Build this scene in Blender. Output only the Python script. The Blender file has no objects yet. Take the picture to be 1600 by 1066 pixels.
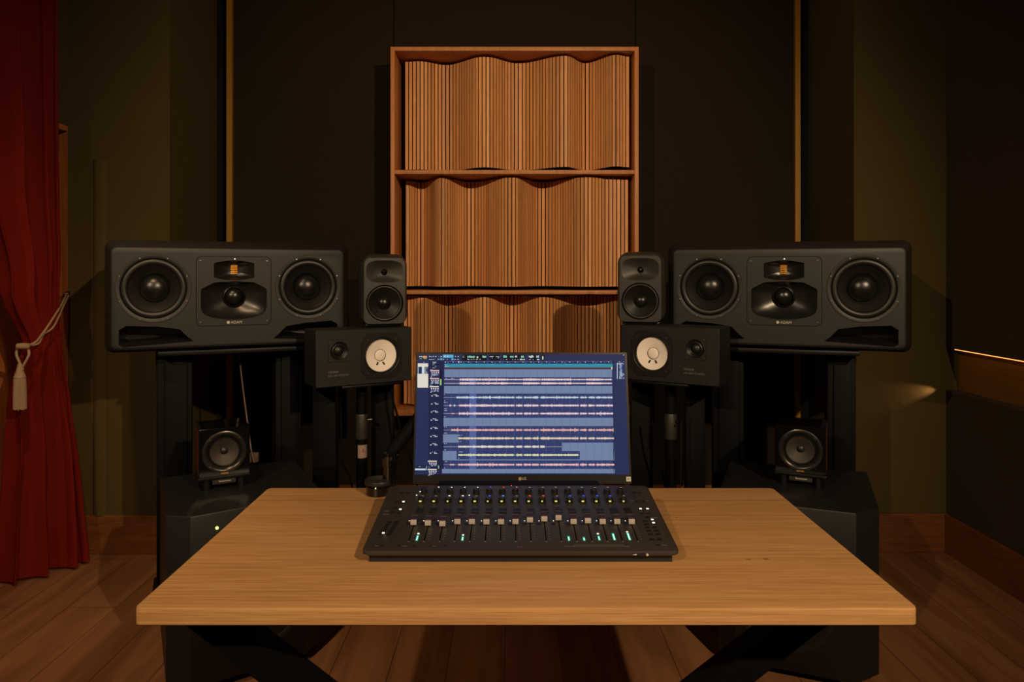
import bpy, bmesh, math, random
from mathutils import Vector, Matrix
from mathutils.geometry import tessellate_polygon
random.seed(7)
PI = math.pi
sc = bpy.context.scene
COL = sc.collection

# ------------------------------------------------------------ camera
F = 1120.0            # focal length in pixels of a 1600 px wide frame
CAMZ = 1.31
cam_d = bpy.data.cameras.new('camera'); cam = bpy.data.objects.new('camera', cam_d); COL.objects.link(cam)
cam.location = (0, 0, CAMZ); cam.rotation_euler = (PI/2, 0, 0)
cam_d.sensor_width = 36; cam_d.lens = F/1600*36
cam_d.shift_x = 2/1600; cam_d.shift_y = -(533-425)/1600
cam_d.clip_start = 0.05
sc.camera = cam

# ------------------------------------------------------------ world, exposure
sc.view_settings.view_transform = 'Standard'; sc.view_settings.look = 'None'
sc.view_settings.exposure = 0; sc.view_settings.gamma = 1
sc.view_settings.use_curve_mapping = False
w = bpy.data.worlds.new('world'); sc.world = w; w.use_nodes = True
w.node_tree.nodes['Background'].inputs[0].default_value = (1.0, 0.62, 0.32, 1)
w.node_tree.nodes['Background'].inputs[1].default_value = 0.058

# ------------------------------------------------------------ lamps (ceiling spots, added wash and slot helpers)
def lamp(name, kind, loc, power, color, target=None, size=0.08, angle=100, blend=0.6, sx=None, sy=None):
    d = bpy.data.lights.new(name, kind); d.energy = power; d.color = color
    if kind == 'SPOT':
        d.spot_size = math.radians(angle); d.spot_blend = blend; d.shadow_soft_size = size
    elif kind == 'AREA':
        d.shape = 'RECTANGLE'; d.size = sx; d.size_y = sy
    else:
        d.shadow_soft_size = size
    o = bpy.data.objects.new(name, d); COL.objects.link(o); o.location = loc
    if target:
        o.rotation_euler = (Vector(target)-Vector(loc)).to_track_quat('-Z', 'Y').to_euler()
    return o
WARM = (1.0, 0.73, 0.44)
lamp('spot_light_right', 'SPOT', (1.55, -0.9, 2.72), 365, WARM, (0.05, 2.7, 1.05), 0.03, 66, 0.75)
lamp('spot_light_left', 'SPOT', (-1.55, -0.9, 2.72), 195, WARM, (0.0, 2.7, 1.05), 0.03, 66, 0.75)
lamp('ceiling_light_curtain', 'SPOT', (-1.0, 1.2, 2.9), 85, (1.0, 0.66, 0.36), (-1.85, 2.35, 0.0), 0.05, 75, 0.9)
lamp('wall_wash_helper', 'AREA', (0.0, 3.25, 2.96), 1.8, (1.0, 0.48, 0.18), (0, 3.8, 2.3), sx=3.6, sy=0.06)  # unseen area lamp, added to brighten the tops of the walls
lamp('slot_glow_helper', 'SPOT', (2.048, 3.334, 0.767), 5, (1.0, 0.58, 0.28), (1.65, 3.382, 0.708), 0.003, 36, 1.0)  # hidden spot added to throw the strip's glow wedge onto the right pier

# ------------------------------------------------------------ helpers
def s2l(c):
    return tuple((v/12.92 if v <= 0.04045 else ((v+0.055)/1.055)**2.4) for v in [x/255 for x in c])
def tag(o, label=None, cat=None, group=None, kind=None):
    if label: o['label'] = label
    if cat: o['category'] = cat
    if group: o['group'] = group
    if kind: o['kind'] = kind
    return o
def thing(name, label, cat, loc=(0, 0, 0), rz=0, group=None):
    o = bpy.data.objects.new(name, None); COL.objects.link(o)
    o.location = loc; o.rotation_euler = (0, 0, rz); o.empty_display_size = 0.05
    return tag(o, label, cat, group)
def obj(name, bm, mats, parent=None, loc=(0, 0, 0), rot=(0, 0, 0), smooth=35, recalc=True):
    if recalc: bmesh.ops.recalc_face_normals(bm, faces=bm.faces)
    for f in bm.faces: f.smooth = True
    lim = math.radians(smooth)
    for e in bm.edges:
        if len(e.link_faces) != 2 or e.calc_face_angle(0) > lim: e.smooth = False
    me = bpy.data.meshes.new(name); bm.to_mesh(me); bm.free()
    if not isinstance(mats, (list, tuple)): mats = [mats]
    for m in mats: me.materials.append(m)
    o = bpy.data.objects.new(name, me); COL.objects.link(o)
    o.location = loc; o.rotation_euler = rot
    if parent: o.parent = parent
    return o
def struct(name, bm, m):
    return tag(obj(name, bm, m), kind='structure')
def B(): return bmesh.new()
def box(bm, x0, x1, y0, y1, z0, z1, bev=0, seg=2, mi=0):
    vs = [bm.verts.new((x, y, z)) for x in (x0, x1) for y in (y0, y1) for z in (z0, z1)]
    fs = [bm.faces.new([vs[i] for i in q]) for q in ((0, 1, 3, 2), (4, 6, 7, 5), (0, 4, 5, 1), (2, 3, 7, 6), (0, 2, 6, 4), (1, 5, 7, 3))]
    for f in fs: f.material_index = mi
    if bev:
        es = list({e for f in fs for e in f.edges})
        r = bmesh.ops.bevel(bm, geom=es, offset=bev, segments=seg, affect='EDGES', profile=0.5)
        for f in r['faces']: f.material_index = mi
    return bm
def obox(bm, c, ux, hx, hy, z0, z1, bev=0):
    """box with its local x along the plan direction ux"""
    ux = Vector((ux[0], ux[1], 0)).normalized(); uy = Vector((-ux.y, ux.x, 0)); c = Vector((c[0], c[1], 0))
    n0 = len(bm.verts)
    box(bm, -hx, hx, -hy, hy, z0, z1, bev)
    bm.verts.ensure_lookup_table()
    for v in bm.verts[n0:]:
        v.co = c + ux*v.co.x + uy*v.co.y + Vector((0, 0, v.co.z))
    return bm
def quad(bm, pts, mi=0):
    f = bm.faces.new([bm.verts.new(p) for p in pts]); f.material_index = mi; return f
def loft(bm, rings, cap0=False, cap1=False, mi=0):
    V = [[bm.verts.new(p) for p in r] for r in rings]; n = len(V[0])
    for a, b in zip(V, V[1:]):
        for i in range(n):
            j = (i+1) % n
            f = bm.faces.new((a[i], a[j], b[j], b[i])); f.material_index = mi
    if cap0: bm.faces.new(V[0]).material_index = mi
    if cap1: bm.faces.new(V[-1][::-1]).material_index = mi
    return bm
def basis(d):
    d = Vector(d).normalized(); a = Vector((0, 0, 1)) if abs(d.z) < 0.9 else Vector((1, 0, 0))
    u = d.cross(a).normalized(); return u, d.cross(u).normalized()
def cyl(bm, p0, p1, r0, r1=None, seg=20, cap=True, mi=0):
    r1 = r0 if r1 is None else r1
    p0, p1 = Vector(p0), Vector(p1); u, v = basis(p1-p0)
    ring = lambda p, r: [p+(u*math.cos(2*PI*i/seg)+v*math.sin(2*PI*i/seg))*r for i in range(seg)]
    return loft(bm, [ring(p0, r0), ring(p1, r1)], cap, cap, mi)
def tube(bm, pts, r, seg=8, mi=0):
    pts = [Vector(p) for p in pts]; rings = []
    n = len(pts); u = None
    for i, p in enumerate(pts):
        d = (pts[min(i+1, n-1)]-pts[max(i-1, 0)]).normalized()
        if u is None: u, v = basis(d)
        else:
            u = (u-d*u.dot(d)).normalized(); v = d.cross(u)
        rr = r[i] if isinstance(r, (list, tuple)) else r
        rings.append([p+(u*math.cos(2*PI*k/seg)+v*math.sin(2*PI*k/seg))*rr for k in range(seg)])
    return loft(bm, rings, True, True, mi)
def bez(pts, n=8):
    """Catmull-Rom through the points"""
    P = [Vector(p) for p in pts]; P = [P[0]*2-P[1]]+P+[P[-1]*2-P[-2]]; out = []
    for i in range(1, len(P)-2):
        for k in range(n):
            t = k/n; a, b, c, d = P[i-1:i+3]
            out.append(0.5*((2*b)+(c-a)*t+(2*a-5*b+4*c-d)*t*t+(3*b-a-3*c+d)*t**3))
    return out+[P[-2]]
def lathe_y(bm, prof, cx=0, cz=0, seg=48, cap=False, mi=0):
    """revolve (r, y) around an axis that runs along y through (cx, cz)"""
    rings = [[Vector((cx+max(r, 1e-5)*math.cos(2*PI*i/seg), y, cz+max(r, 1e-5)*math.sin(2*PI*i/seg))) for i in range(seg)] for r, y in prof]
    return loft(bm, rings, False, cap, mi)
def lathe_z(bm, prof, cx=0, cy=0, seg=32, mi=0):
    rings = [[Vector((cx+max(r, 1e-5)*math.cos(2*PI*i/seg), cy+max(r, 1e-5)*math.sin(2*PI*i/seg), z)) for i in range(seg)] for r, z in prof]
    return loft(bm, rings, True, True, mi)
def circ(r, cx=0, cz=0, n=48, b=None):
    b = r if b is None else b
    return [(cx+r*math.cos(2*PI*i/n), cz+b*math.sin(2*PI*i/n)) for i in range(n)]
def rrect(w, h, r, cx=0, cz=0, n=6):
    out = []
    for (sx, sz, a0) in ((1, 1, 0), (-1, 1, PI/2), (-1, -1, PI), (1, -1, 1.5*PI)):
        for k in range(n+1):
            a = a0+PI/2*k/n
            out.append((cx+sx*(w/2-r)+r*math.cos(a), cz+sz*(h/2-r)+r*math.sin(a)))
    return out
def at(pts, y): return [Vector((x, y, z)) for x, z in pts]
def plate(bm, outer, holes, y, mi=0):
    """flat face in the xz plane with holes"""
    polys = [at(outer, y)]+[at(h, y) for h in holes]
    flat = [bm.verts.new(p) for q in polys for p in q]
    for t in tessellate_polygon(polys):
        try: bm.faces.new([flat[i] for i in t]).material_index = mi
        except ValueError: pass
    return bm
def scaled(pts, k, c, kz=None):
    kz = k if kz is None else kz
    return [(c[0]+(x-c[0])*k, c[1]+(z-c[1])*kz) for x, z in pts]
def text(s, size, mat, parent, loc, rot=(PI/2, 0, 0), name='lettering', align='CENTER', sx=1.0):
    c = bpy.data.curves.new('t', 'FONT'); c.body = s; c.size = size; c.align_x = align; c.extrude = 0.0002
    t = bpy.data.objects.new('t', c); COL.objects.link(t)
    me = bpy.data.meshes.new_from_object(t.evaluated_get(bpy.context.evaluated_depsgraph_get()))
    bpy.data.objects.remove(t); me.materials.clear(); me.materials.append(mat); me.name = name
    o = bpy.data.objects.new(name, me); COL.objects.link(o); o.parent = parent
    o.location = loc; o.rotation_euler = rot; o.scale = (sx, 1, 1)
    return o
def ray(px, py): return Vector(((px-798)/F, 1, -(py-425)/F))
def on_y(px, py, Y): r = ray(px, py); return Vector((r.x*Y, Y, CAMZ+r.z*Y))

def screws_(parent, pts, y0, y1, r):
    src = None
    for x, z in pts:
        if src is None:
            bm = B(); cyl(bm, (0, 0, 0), (0, y1-y0, 0), r, seg=10); o = src = obj('screw', bm, M['screw'], parent)
        else:
            o = src.copy(); COL.objects.link(o); o.parent = parent
        o.location = (x, y0, z)
# ------------------------------------------------------------ materials
def mat(name, rgb, rough=0.6, metal=0.0, spec=0.5, bump=0, bscale=200, var=0, vscale=6, emit=None, estr=1.0, coat=0):
    m = bpy.data.materials.new(name); m.use_nodes = True; nt = m.node_tree; b = nt.nodes['Principled BSDF']
    c = s2l(rgb)+(1,)
    b.inputs['Base Color'].default_value = c; b.inputs['Roughness'].default_value = rough
    b.inputs['Metallic'].default_value = metal; b.inputs['Specular IOR Level'].default_value = spec
    if coat: b.inputs['Coat Weight'].default_value = coat
    tc = nt.nodes.new('ShaderNodeTexCoord')
    n = nt.nodes.new('ShaderNodeTexNoise'); n.inputs['Scale'].default_value = vscale; n.inputs['Detail'].default_value = 4
    nt.links.new(tc.outputs['Object'], n.inputs['Vector'])
    mx = nt.nodes.new('ShaderNodeMix'); mx.data_type = 'RGBA'
    v = var or 0.06
    mx.inputs['A'].default_value = tuple(k*(1-v) for k in c[:3])+(1,); mx.inputs['B'].default_value = tuple(min(1, k*(1+v)) for k in c[:3])+(1,)
    nt.links.new(n.outputs['Fac'], mx.inputs['Factor']); nt.links.new(mx.outputs['Result'], b.inputs['Base Color'])
    if bump:
        n2 = nt.nodes.new('ShaderNodeTexNoise'); n2.inputs['Scale'].default_value = bscale; n2.inputs['Detail'].default_value = 3
        nt.links.new(tc.outputs['Object'], n2.inputs['Vector'])
        bp = nt.nodes.new('ShaderNodeBump'); bp.inputs['Strength'].default_value = bump; bp.inputs['Distance'].default_value = 0.001
        nt.links.new(n2.outputs['Fac'], bp.inputs['Height']); nt.links.new(bp.outputs['Normal'], b.inputs['Normal'])
    if emit:
        b.inputs['Emission Color'].default_value = s2l(emit)+(1,); b.inputs['Emission Strength'].default_value = estr
    return m
def glow(name, rgb, s=1.0):
    m = bpy.data.materials.new(name); m.use_nodes = True; nt = m.node_tree
    b = nt.nodes['Principled BSDF']; b.inputs['Base Color'].default_value = (0.003, 0.003, 0.003, 1); b.inputs['Roughness'].default_value = 0.5; b.inputs['Specular IOR Level'].default_value = 0.08
    b.inputs['Emission Color'].default_value = s2l(rgb)+(1,); b.inputs['Emission Strength'].default_value = s
    return m
def wood(name, c1, c2, stretch=(1, 30, 30), scale=1.5, rough=0.5, island=0.0, dark=None, fine=6.0, seams=None, bump=0.15, knots=()):
    """c1..c2 grain tones; stretch is the texture frequency per axis"""
    m = bpy.data.materials.new(name); m.use_nodes = True; nt = m.node_tree; L = nt.links; b = nt.nodes['Principled BSDF']
    tc = nt.nodes.new('ShaderNodeTexCoord'); mp = nt.nodes.new('ShaderNodeMapping'); mp.inputs['Scale'].default_value = stretch
    L.new(tc.outputs['Object'], mp.inputs['Vector']); vec = mp.outputs['Vector']
    geo = nt.nodes.new('ShaderNodeNewGeometry')
    if island:
        ad = nt.nodes.new('ShaderNodeVectorMath'); ad.operation = 'ADD'
        sc_ = nt.nodes.new('ShaderNodeVectorMath'); sc_.operation = 'SCALE'; sc_.inputs[0].default_value = (37, 11, 5)
        L.new(geo.outputs['Random Per Island'], sc_.inputs['Scale']); L.new(vec, ad.inputs[0]); L.new(sc_.outputs[0], ad.inputs[1]); vec = ad.outputs[0]
    n = nt.nodes.new('ShaderNodeTexNoise'); n.inputs['Scale'].default_value = scale; n.inputs['Detail'].default_value = 6; n.inputs['Roughness'].default_value = 0.65
    L.new(vec, n.inputs['Vector'])
    n2 = nt.nodes.new('ShaderNodeTexNoise'); n2.inputs['Scale'].default_value = scale*fine; n2.inputs['Detail'].default_value = 3
    L.new(vec, n2.inputs['Vector'])
    av = nt.nodes.new('ShaderNodeMath'); av.operation = 'MULTIPLY_ADD'; av.inputs[1].default_value = 0.45
    ml = nt.nodes.new('ShaderNodeMath'); ml.operation = 'MULTIPLY'; ml.inputs[1].default_value = 0.55
    L.new(n.outputs['Fac'], ml.inputs[0]); L.new(n2.outputs['Fac'], av.inputs[0]); L.new(ml.outputs[0], av.inputs[2])
    cr = nt.nodes.new('ShaderNodeValToRGB'); cr.color_ramp.elements[0].position = 0.36; cr.color_ramp.elements[1].position = 0.62
    cr.color_ramp.elements[0].color = s2l(c1)+(1,); cr.color_ramp.elements[1].color = s2l(c2)+(1,)
    L.new(av.outputs[0], cr.inputs['Fac']); out = cr.outputs['Color']
    if island:
        hs = nt.nodes.new('ShaderNodeHueSaturation')
        mr = nt.nodes.new('ShaderNodeMapRange'); mr.inputs['To Min'].default_value = 1-island; mr.inputs['To Max'].default_value = 1+island
        L.new(geo.outputs['Random Per Island'], mr.inputs['Value']); L.new(mr.outputs[0], hs.inputs['Value']); L.new(out, hs.inputs['Color']); out = hs.outputs['Color']
    if seams:
        sx = nt.nodes.new('ShaderNodeSeparateXYZ'); L.new(tc.outputs['Object'], sx.inputs[0])
        for (axis, pos, wd, k) in seams:
            cm = nt.nodes.new('ShaderNodeMath'); cm.operation = 'COMPARE'; cm.inputs[1].default_value = pos; cm.inputs[2].default_value = wd
            L.new(sx.outputs[axis], cm.inputs[0])
            mu = nt.nodes.new('ShaderNodeMath'); mu.operation = 'MULTIPLY'; mu.inputs[1].default_value = k; L.new(cm.outputs[0], mu.inputs[0])
            mx = nt.nodes.new('ShaderNodeMix'); mx.data_type = 'RGBA'; mx.inputs['B'].default_value = s2l((40, 20, 8))+(1,)
            L.new(mu.outputs[0], mx.inputs['Factor']); L.new(out, mx.inputs['A']); out = mx.outputs['Result']
    for (kx, ky, kr) in knots:
        vm = nt.nodes.new('ShaderNodeVectorMath'); vm.operation = 'MULTIPLY_ADD'; vm.inputs[1].default_value = (1, 2.2, 0); vm.inputs[2].default_value = (-kx, -2.2*ky, 0)
        L.new(tc.outputs['Object'], vm.inputs[0]); ln = nt.nodes.new('ShaderNodeVectorMath'); ln.operation = 'LENGTH'; L.new(vm.outputs[0], ln.inputs[0])
        kk = nt.nodes.new('ShaderNodeMapRange'); kk.inputs['From Min'].default_value = kr*.4; kk.inputs['From Max'].default_value = kr; kk.inputs['To Min'].default_value = .85; kk.inputs['To Max'].default_value = 0
        L.new(ln.outputs['Value'], kk.inputs['Value'])
        mx = nt.nodes.new('ShaderNodeMix'); mx.data_type = 'RGBA'; mx.inputs['B'].default_value = s2l((70, 36, 14))+(1,)
        L.new(kk.outputs[0], mx.inputs['Factor']); L.new(out, mx.inputs['A']); out = mx.outputs['Result']
    L.new(out, b.inputs['Base Color']); b.inputs['Roughness'].default_value = rough
    bp = nt.nodes.new('ShaderNodeBump'); bp.inputs['Strength'].default_value = bump; bp.inputs['Distance'].default_value = 0.0006
    L.new(av.outputs[0], bp.inputs['Height']); L.new(bp.outputs['Normal'], b.inputs['Normal'])
    return m
def floor_mat():
    m = bpy.data.materials.new('floor_planks'); m.use_nodes = True; nt = m.node_tree; L = nt.links; b = nt.nodes['Principled BSDF']
    tc = nt.nodes.new('ShaderNodeTexCoord')
    mp = nt.nodes.new('ShaderNodeMapping'); mp.inputs['Rotation'].default_value = (0, 0, PI/2); mp.inputs['Location'].default_value = (0.3, 0.02, 0)
    L.new(tc.outputs['Object'], mp.inputs['Vector'])
    br = nt.nodes.new('ShaderNodeTexBrick'); br.inputs['Scale'].default_value = 1
    br.inputs['Brick Width'].default_value = 1.25; br.inputs['Row Height'].default_value = 0.19; br.inputs['Mortar Size'].default_value = 0.0012
    br.inputs['Color1'].default_value = s2l((142, 98, 66))+(1,); br.inputs['Color2'].default_value = s2l((126, 84, 56))+(1,); br.inputs['Mortar'].default_value = s2l((52, 26, 14))+(1,)
    br.offset = 0.37
    L.new(mp.outputs[0], br.inputs['Vector'])
    m2 = nt.nodes.new('ShaderNodeMapping'); m2.inputs['Scale'].default_value = (11, 1.1, 1); L.new(tc.outputs['Object'], m2.inputs['Vector'])
    n = nt.nodes.new('ShaderNodeTexNoise'); n.inputs['Scale'].default_value = 1.2; n.inputs['Detail'].default_value = 6; n.inputs['Distortion'].default_value = 0.8
    L.new(m2.outputs[0], n.inputs['Vector'])
    cr = nt.nodes.new('ShaderNodeValToRGB'); cr.color_ramp.elements[0].position = 0.35; cr.color_ramp.elements[0].color = (0.74, 0.70, 0.66, 1)
    cr.color_ramp.elements[1].position = 0.62; cr.color_ramp.elements[1].color = (1.1, 1.1, 1.1, 1); L.new(n.outputs['Fac'], cr.inputs['Fac'])
    mx = nt.nodes.new('ShaderNodeMix'); mx.data_type = 'RGBA'; mx.blend_type = 'MULTIPLY'; mx.inputs['Factor'].default_value = 1
    L.new(br.outputs['Color'], mx.inputs['A']); L.new(cr.outputs['Color'], mx.inputs['B']); L.new(mx.outputs['Result'], b.inputs['Base Color'])
    b.inputs['Roughness'].default_value = 0.5; b.inputs['Specular IOR Level'].default_value = 0.35
    bp = nt.nodes.new('ShaderNodeBump'); bp.inputs['Strength'].default_value = 0.3; bp.inputs['Distance'].default_value = 0.001
    L.new(n.outputs['Fac'], bp.inputs['Height']); L.new(bp.outputs['Normal'], b.inputs['Normal'])
    return m
M = {}
M['floor'] = floor_mat()
M['wall'] = mat('olive_fabric_wall', (74, 63, 36), 0.95, spec=0.1, bump=0.3, bscale=500, var=0.08)
M['wall_c'] = mat('dark_brown_fabric', (38, 31, 21), 0.95, spec=0.1, bump=0.3, bscale=500, var=0.08)
M['wall_r'] = mat('charcoal_fabric', (64, 53, 41), 0.95, spec=0.1, bump=0.3, bscale=500, var=0.08)
M['black'] = mat('matt_black', (14, 14, 14), 0.9, spec=0.2)
M['gold'] = mat('gold_strip', (150, 110, 30), 0.45, 0.3)
M['ceil'] = mat('ceiling_dark', (48, 42, 34), 0.95)
M['base'] = wood('baseboard_wood', (88, 48, 20), (116, 68, 30), (2, 2, 30), 1.5, 0.5)
M['amber'] = wood('amber_band', (110, 74, 14), (130, 88, 20), (2, 1, 20), 1.5, 0.6)
M['frame'] = wood('shelf_oak', (166, 104, 54), (198, 130, 74), (24, 24, 2), 1.5, 0.5)
M['slat'] = wood('slat_cedar', (196, 132, 78), (224, 162, 104), (30, 30, 1.6), 1.2, 0.55, island=0.2)
M['desk'] = wood('desk_wood', (160, 116, 68), (192, 146, 96), (1.3, 75, 75), 1.6, 0.45, fine=4, seams=[('Y', 0.236, 0.0011, 0.8), ('Y', 0.128, 0.0008, 0.4), ('Y', -0.132, 0.0005, 0.3)], knots=[(.446, -.128, .007), (.480, -.127, .009), (-.30, .20, .006), (.36, .115, .005)])
M['jamb'] = wood('door_wood', (150, 88, 40), (180, 110, 56), (20, 20, 1.5), 1.5, 0.5)
M['curtain'] = mat('red_velvet', (104, 17, 5), 0.85, spec=0.15, bump=0.2, bscale=300, var=0.12, vscale=9)
M['rope'] = mat('beige_rope', (150, 124, 98), 0.8, bump=0.6, bscale=400)
M['cab'] = mat('black_cabinet', (16, 15, 14), 0.5, bump=0.25, bscale=900)
M['cab_side'] = mat('dark_cabinet_sides', (24, 14, 12), 0.6, spec=0.2)
M['horn'] = mat('horn_black', (24, 23, 22), 0.3)
M['cone'] = mat('cone_charcoal', (30, 27, 25), 0.42)
M['cap'] = mat('dust_cap_black', (20, 19, 18), 0.28, bump=0.2, bscale=600)
M['rubber'] = mat('rubber_surround', (22, 21, 20), 0.42)
M['ring'] = mat('trim_ring', (24, 23, 22), 0.5)
M['screw'] = mat('screw_steel', (170, 165, 160), 0.3, 1.0)
M['ribbon'] = mat('gold_ribbon', (235, 160, 40), 0.35, 0.6)
M['gen'] = mat('dark_grey_aluminium', (46, 43, 39), 0.45, bump=0.2, bscale=900)
M['ns'] = mat('black_veneer', (18, 17, 16), 0.6, bump=0.3, bscale=150)
M['white_cone'] = mat('white_paper_cone', (250, 240, 234), 0.9, bump=0.2, bscale=500)
M['print'] = mat('pale_print', (190, 185, 175), 0.6)
M['dimprint'] = mat('grey_print', (110, 108, 102), 0.6)
M['steel'] = mat('black_steel', (6, 6, 6), 0.6, spec=0.12)
M['steel2'] = mat('satin_black_steel', (11, 11, 11), 0.45, spec=0.25)
M['chrome'] = mat('chrome', (150, 140, 130), 0.2, 1.0)
M['sub'] = mat('subwoofer_black', (19, 19, 19), 0.45, bump=0.3, bscale=700)
M['glossb'] = mat('gloss_black', (12, 12, 12), 0.12, coat=0.5)
M['cube_side'] = wood('dark_side_veneer', (60, 28, 16), (90, 44, 22), (20, 20, 2), 1.5, 0.35)
M['mixring'] = mat('gunmetal_ring', (70, 67, 64), 0.28, 0.8)
M['mixcone'] = mat('brown_cone', (48, 42, 37), 0.6)
M['console'] = mat('console_charcoal', (46, 40, 37), 0.5, bump=0.25, bscale=900)
M['console_b'] = mat('console_base', (16, 15, 15), 0.6)
M['btn'] = mat('button_black', (18, 18, 18), 0.4)
M['knob'] = mat('knob_black', (24, 24, 25), 0.35)
M['fader'] = mat('fader_silver', (180, 172, 168), 0.4, 0.2)
M['fader_d'] = mat('fader_dark_slope', (38, 36, 52), 0.4)
M['fader_l'] = mat('fader_line', (110, 74, 80), 0.5)
M['slot'] = mat('slot_black', (4, 4, 4), 0.9, spec=0.05)
M['armblack'] = mat('arm_black', (7, 7, 7), 0.75, spec=0.1)
M['bezel'] = mat('bezel_black', (16, 15, 15), 0.32)
M['cable'] = mat('cable_black', (8, 8, 8), 0.8, spec=0.1)
M['cable_b'] = mat('cable_brown', (90, 66, 56), 0.5)
M['card'] = mat('plug_brown', (90, 74, 60), 0.7)
M['led_w'] = glow('led_white', (255, 245, 225), 1.3)
M['led_y'] = glow('led_yellow', (235, 220, 110), 1.0)
M['led_g'] = glow('led_green', (180, 255, 225), 1.3)
M['led_gd'] = glow('led_green_dim', (10, 130, 90), 0.6)
M['led_b'] = glow('led_blue', (70, 90, 255), 1.2)
M['led_c'] = glow('led_cyan', (90, 190, 255), 1.0)
M['led_r'] = glow('led_red', (255, 60, 20), 1.6)
M['led_o'] = glow('led_orange', (255, 140, 90), 1.2)
M['led_strip'] = glow('led_strip_warm', (255, 168, 84), 1.5)

# ============================================================ ROOM
XL, XR = -2.06, 2.04          # side walls
YB = 3.81                     # back wall
ZC = 3.0
PL, PR = 3.335, 3.36          # front of the two side piers
bm = B(); box(bm, -3.2, 3.0, -3.2, 4.3, -0.05, 0); struct('floor', bm, M['floor'])
bm = B(); box(bm, -3.2, 3.0, -3.2, 4.3, ZC, ZC+0.05); struct('ceiling', bm, M['ceil'])
# back wall: black substrate, three fabric panels with fine joints
bm = B(); box(bm, -2.4, 2.4, 3.87, 3.95, 0, ZC); struct('wall_back', bm, M['black'])
bm = B()
for a, b in ((-1.473, -0.6225), (-0.6185, 0.6615), (0.6655, 1.504)):
    box(bm, a, b, YB, 3.87, 0.0, ZC, 0.002, 1)
struct('wall_center', bm, M['wall_c'])
bm = B(); box(bm, -1.503, -1.474, 3.79, 3.87, 0, ZC); struct('trim_1', bm, M['gold'])
bm = B(); box(bm, 1.505, 1.532, 3.79, 3.87, 0, ZC); struct('trim_2', bm, M['gold'])
bm = B(); box(bm, -1.472, 1.503, YB-0.016, YB, 0, 0.18, 0.002, 1); struct('baseboard_back', bm, M['base'])
# side piers that stand forward of the back wall
bm = B(); box(bm, XL, -1.587, PL, 3.87, 0, ZC); struct('wall_pier_left', bm, M['wall'])
bm = B(); box(bm, 1.609, XR+0.06, PR, 3.87, 0, ZC); struct('wall_pier_right', bm, M['wall'])
bm = B(); box(bm, XL, -1.571, PL-0.016, PL, 0, 0.18, 0.002, 1); box(bm, -1.587, -1.571, PL, 3.79, 0, 0.18); struct('baseboard_pier_left', bm, M['base'])
bm = B(); box(bm, 1.593, XR, PR-0.016, PR, 0, 0.18, 0.002, 1); box(bm, 1.593, 1.609, PR, 3.79, 0, 0.18); struct('baseboard_pier_right', bm, M['base'])
# shallow half-round duct on the left pier
bm = B()
for i in range(12):
    a0, a1 = PI*i/12, PI*(i+1)/12
    quad(bm, [(-1.906+0.034*math.cos(a0), PL-0.02*math.sin(a0), 0.18), (-1.906+0.034*math.cos(a1), PL-0.02*math.sin(a1), 0.18),
              (-1.906+0.034*math.cos(a1), PL-0.02*math.sin(a1), 1.83), (-1.906+0.034*math.cos(a0), PL-0.02*math.sin(a0), 1.83)])
bm.faces.new([bm.verts.new((-1.906+0.034*math.cos(PI*i/12), PL-0.02*math.sin(PI*i/12), 1.83)) for i in range(13)])
bmesh.ops.remove_doubles(bm, verts=bm.verts, dist=1e-5)
struct('trim_3', bm, M['wall'])
# right wall: upper and lower fabric panels with a wood-lined slot between them
bm = B(); box(bm, XR+0.06, XR+0.14, -3.2, 3.95, 0, ZC); struct('wall_right_lining', bm, M['amber'])
bm = B(); box(bm, XR, XR+0.06, -3.2, PR, 0.955, ZC, 0.002, 1); struct('wall_right', bm, M['wall_r'])
bm = B(); box(bm, XR, XR+0.06, -3.2, PR, 0.0, 0.757, 0.002, 1); struct('wall_right_lower', bm, M['wall_r'])
bm = B(); box(bm, XR-0.016, XR, -3.2, PR-0.016, 0, 0.18, 0.002, 1); struct('baseboard_right', bm, M['base'])
bm = B(); box(bm, XR+0.004, XR+0.012, -1.5, 3.30, 0.9505, 0.9545)
tag(obj('led_strip', bm, M['led_strip']), 'thin glowing warm light line under the upper edge of the slot in the right wall', 'light strip')
# left wall with a timber-lined opening behind the curtain
bm = B(); box(bm, XL-0.1, XL, -3.2, 2.2, 0, ZC); box(bm, XL-0.1, XL, 2.2, 3.335, 1.99, ZC); box(bm, XL-0.45, XL-0.1, -3.2, 3.9, 1.99, ZC); box(bm, XL-0.45, XL-0.3, -3.2, 3.9, 0, 1.99); struct('wall_left', bm, M['wall'])
bm = B()
loft(bm, [[Vector(p) for p in ((XL, 3.335, z), (XL-0.20, 3.43, z), (XL-0.30, 3.43, z), (XL-0.30, 3.87, z), (XL, 3.87, z))] for z in (0, 1.985)], True, True)
box(bm, XL-0.28, XL-0.002, 2.2, 3.335, 1.965, 1.989)
struct('trim_4', bm, M['jamb'])
bm = B(); box(bm, XL-0.29, XL-0.25, 2.2, 3.55, 0, 1.96, 0.003, 1)
for y in (2.25, 2.9, 3.06, 3.2, 3.45): box(bm, XL-0.25, XL-0.225, y, y+0.07, 0.02, 1.94, 0.003, 1)
struct('door_1', bm, M['jamb'])

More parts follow.
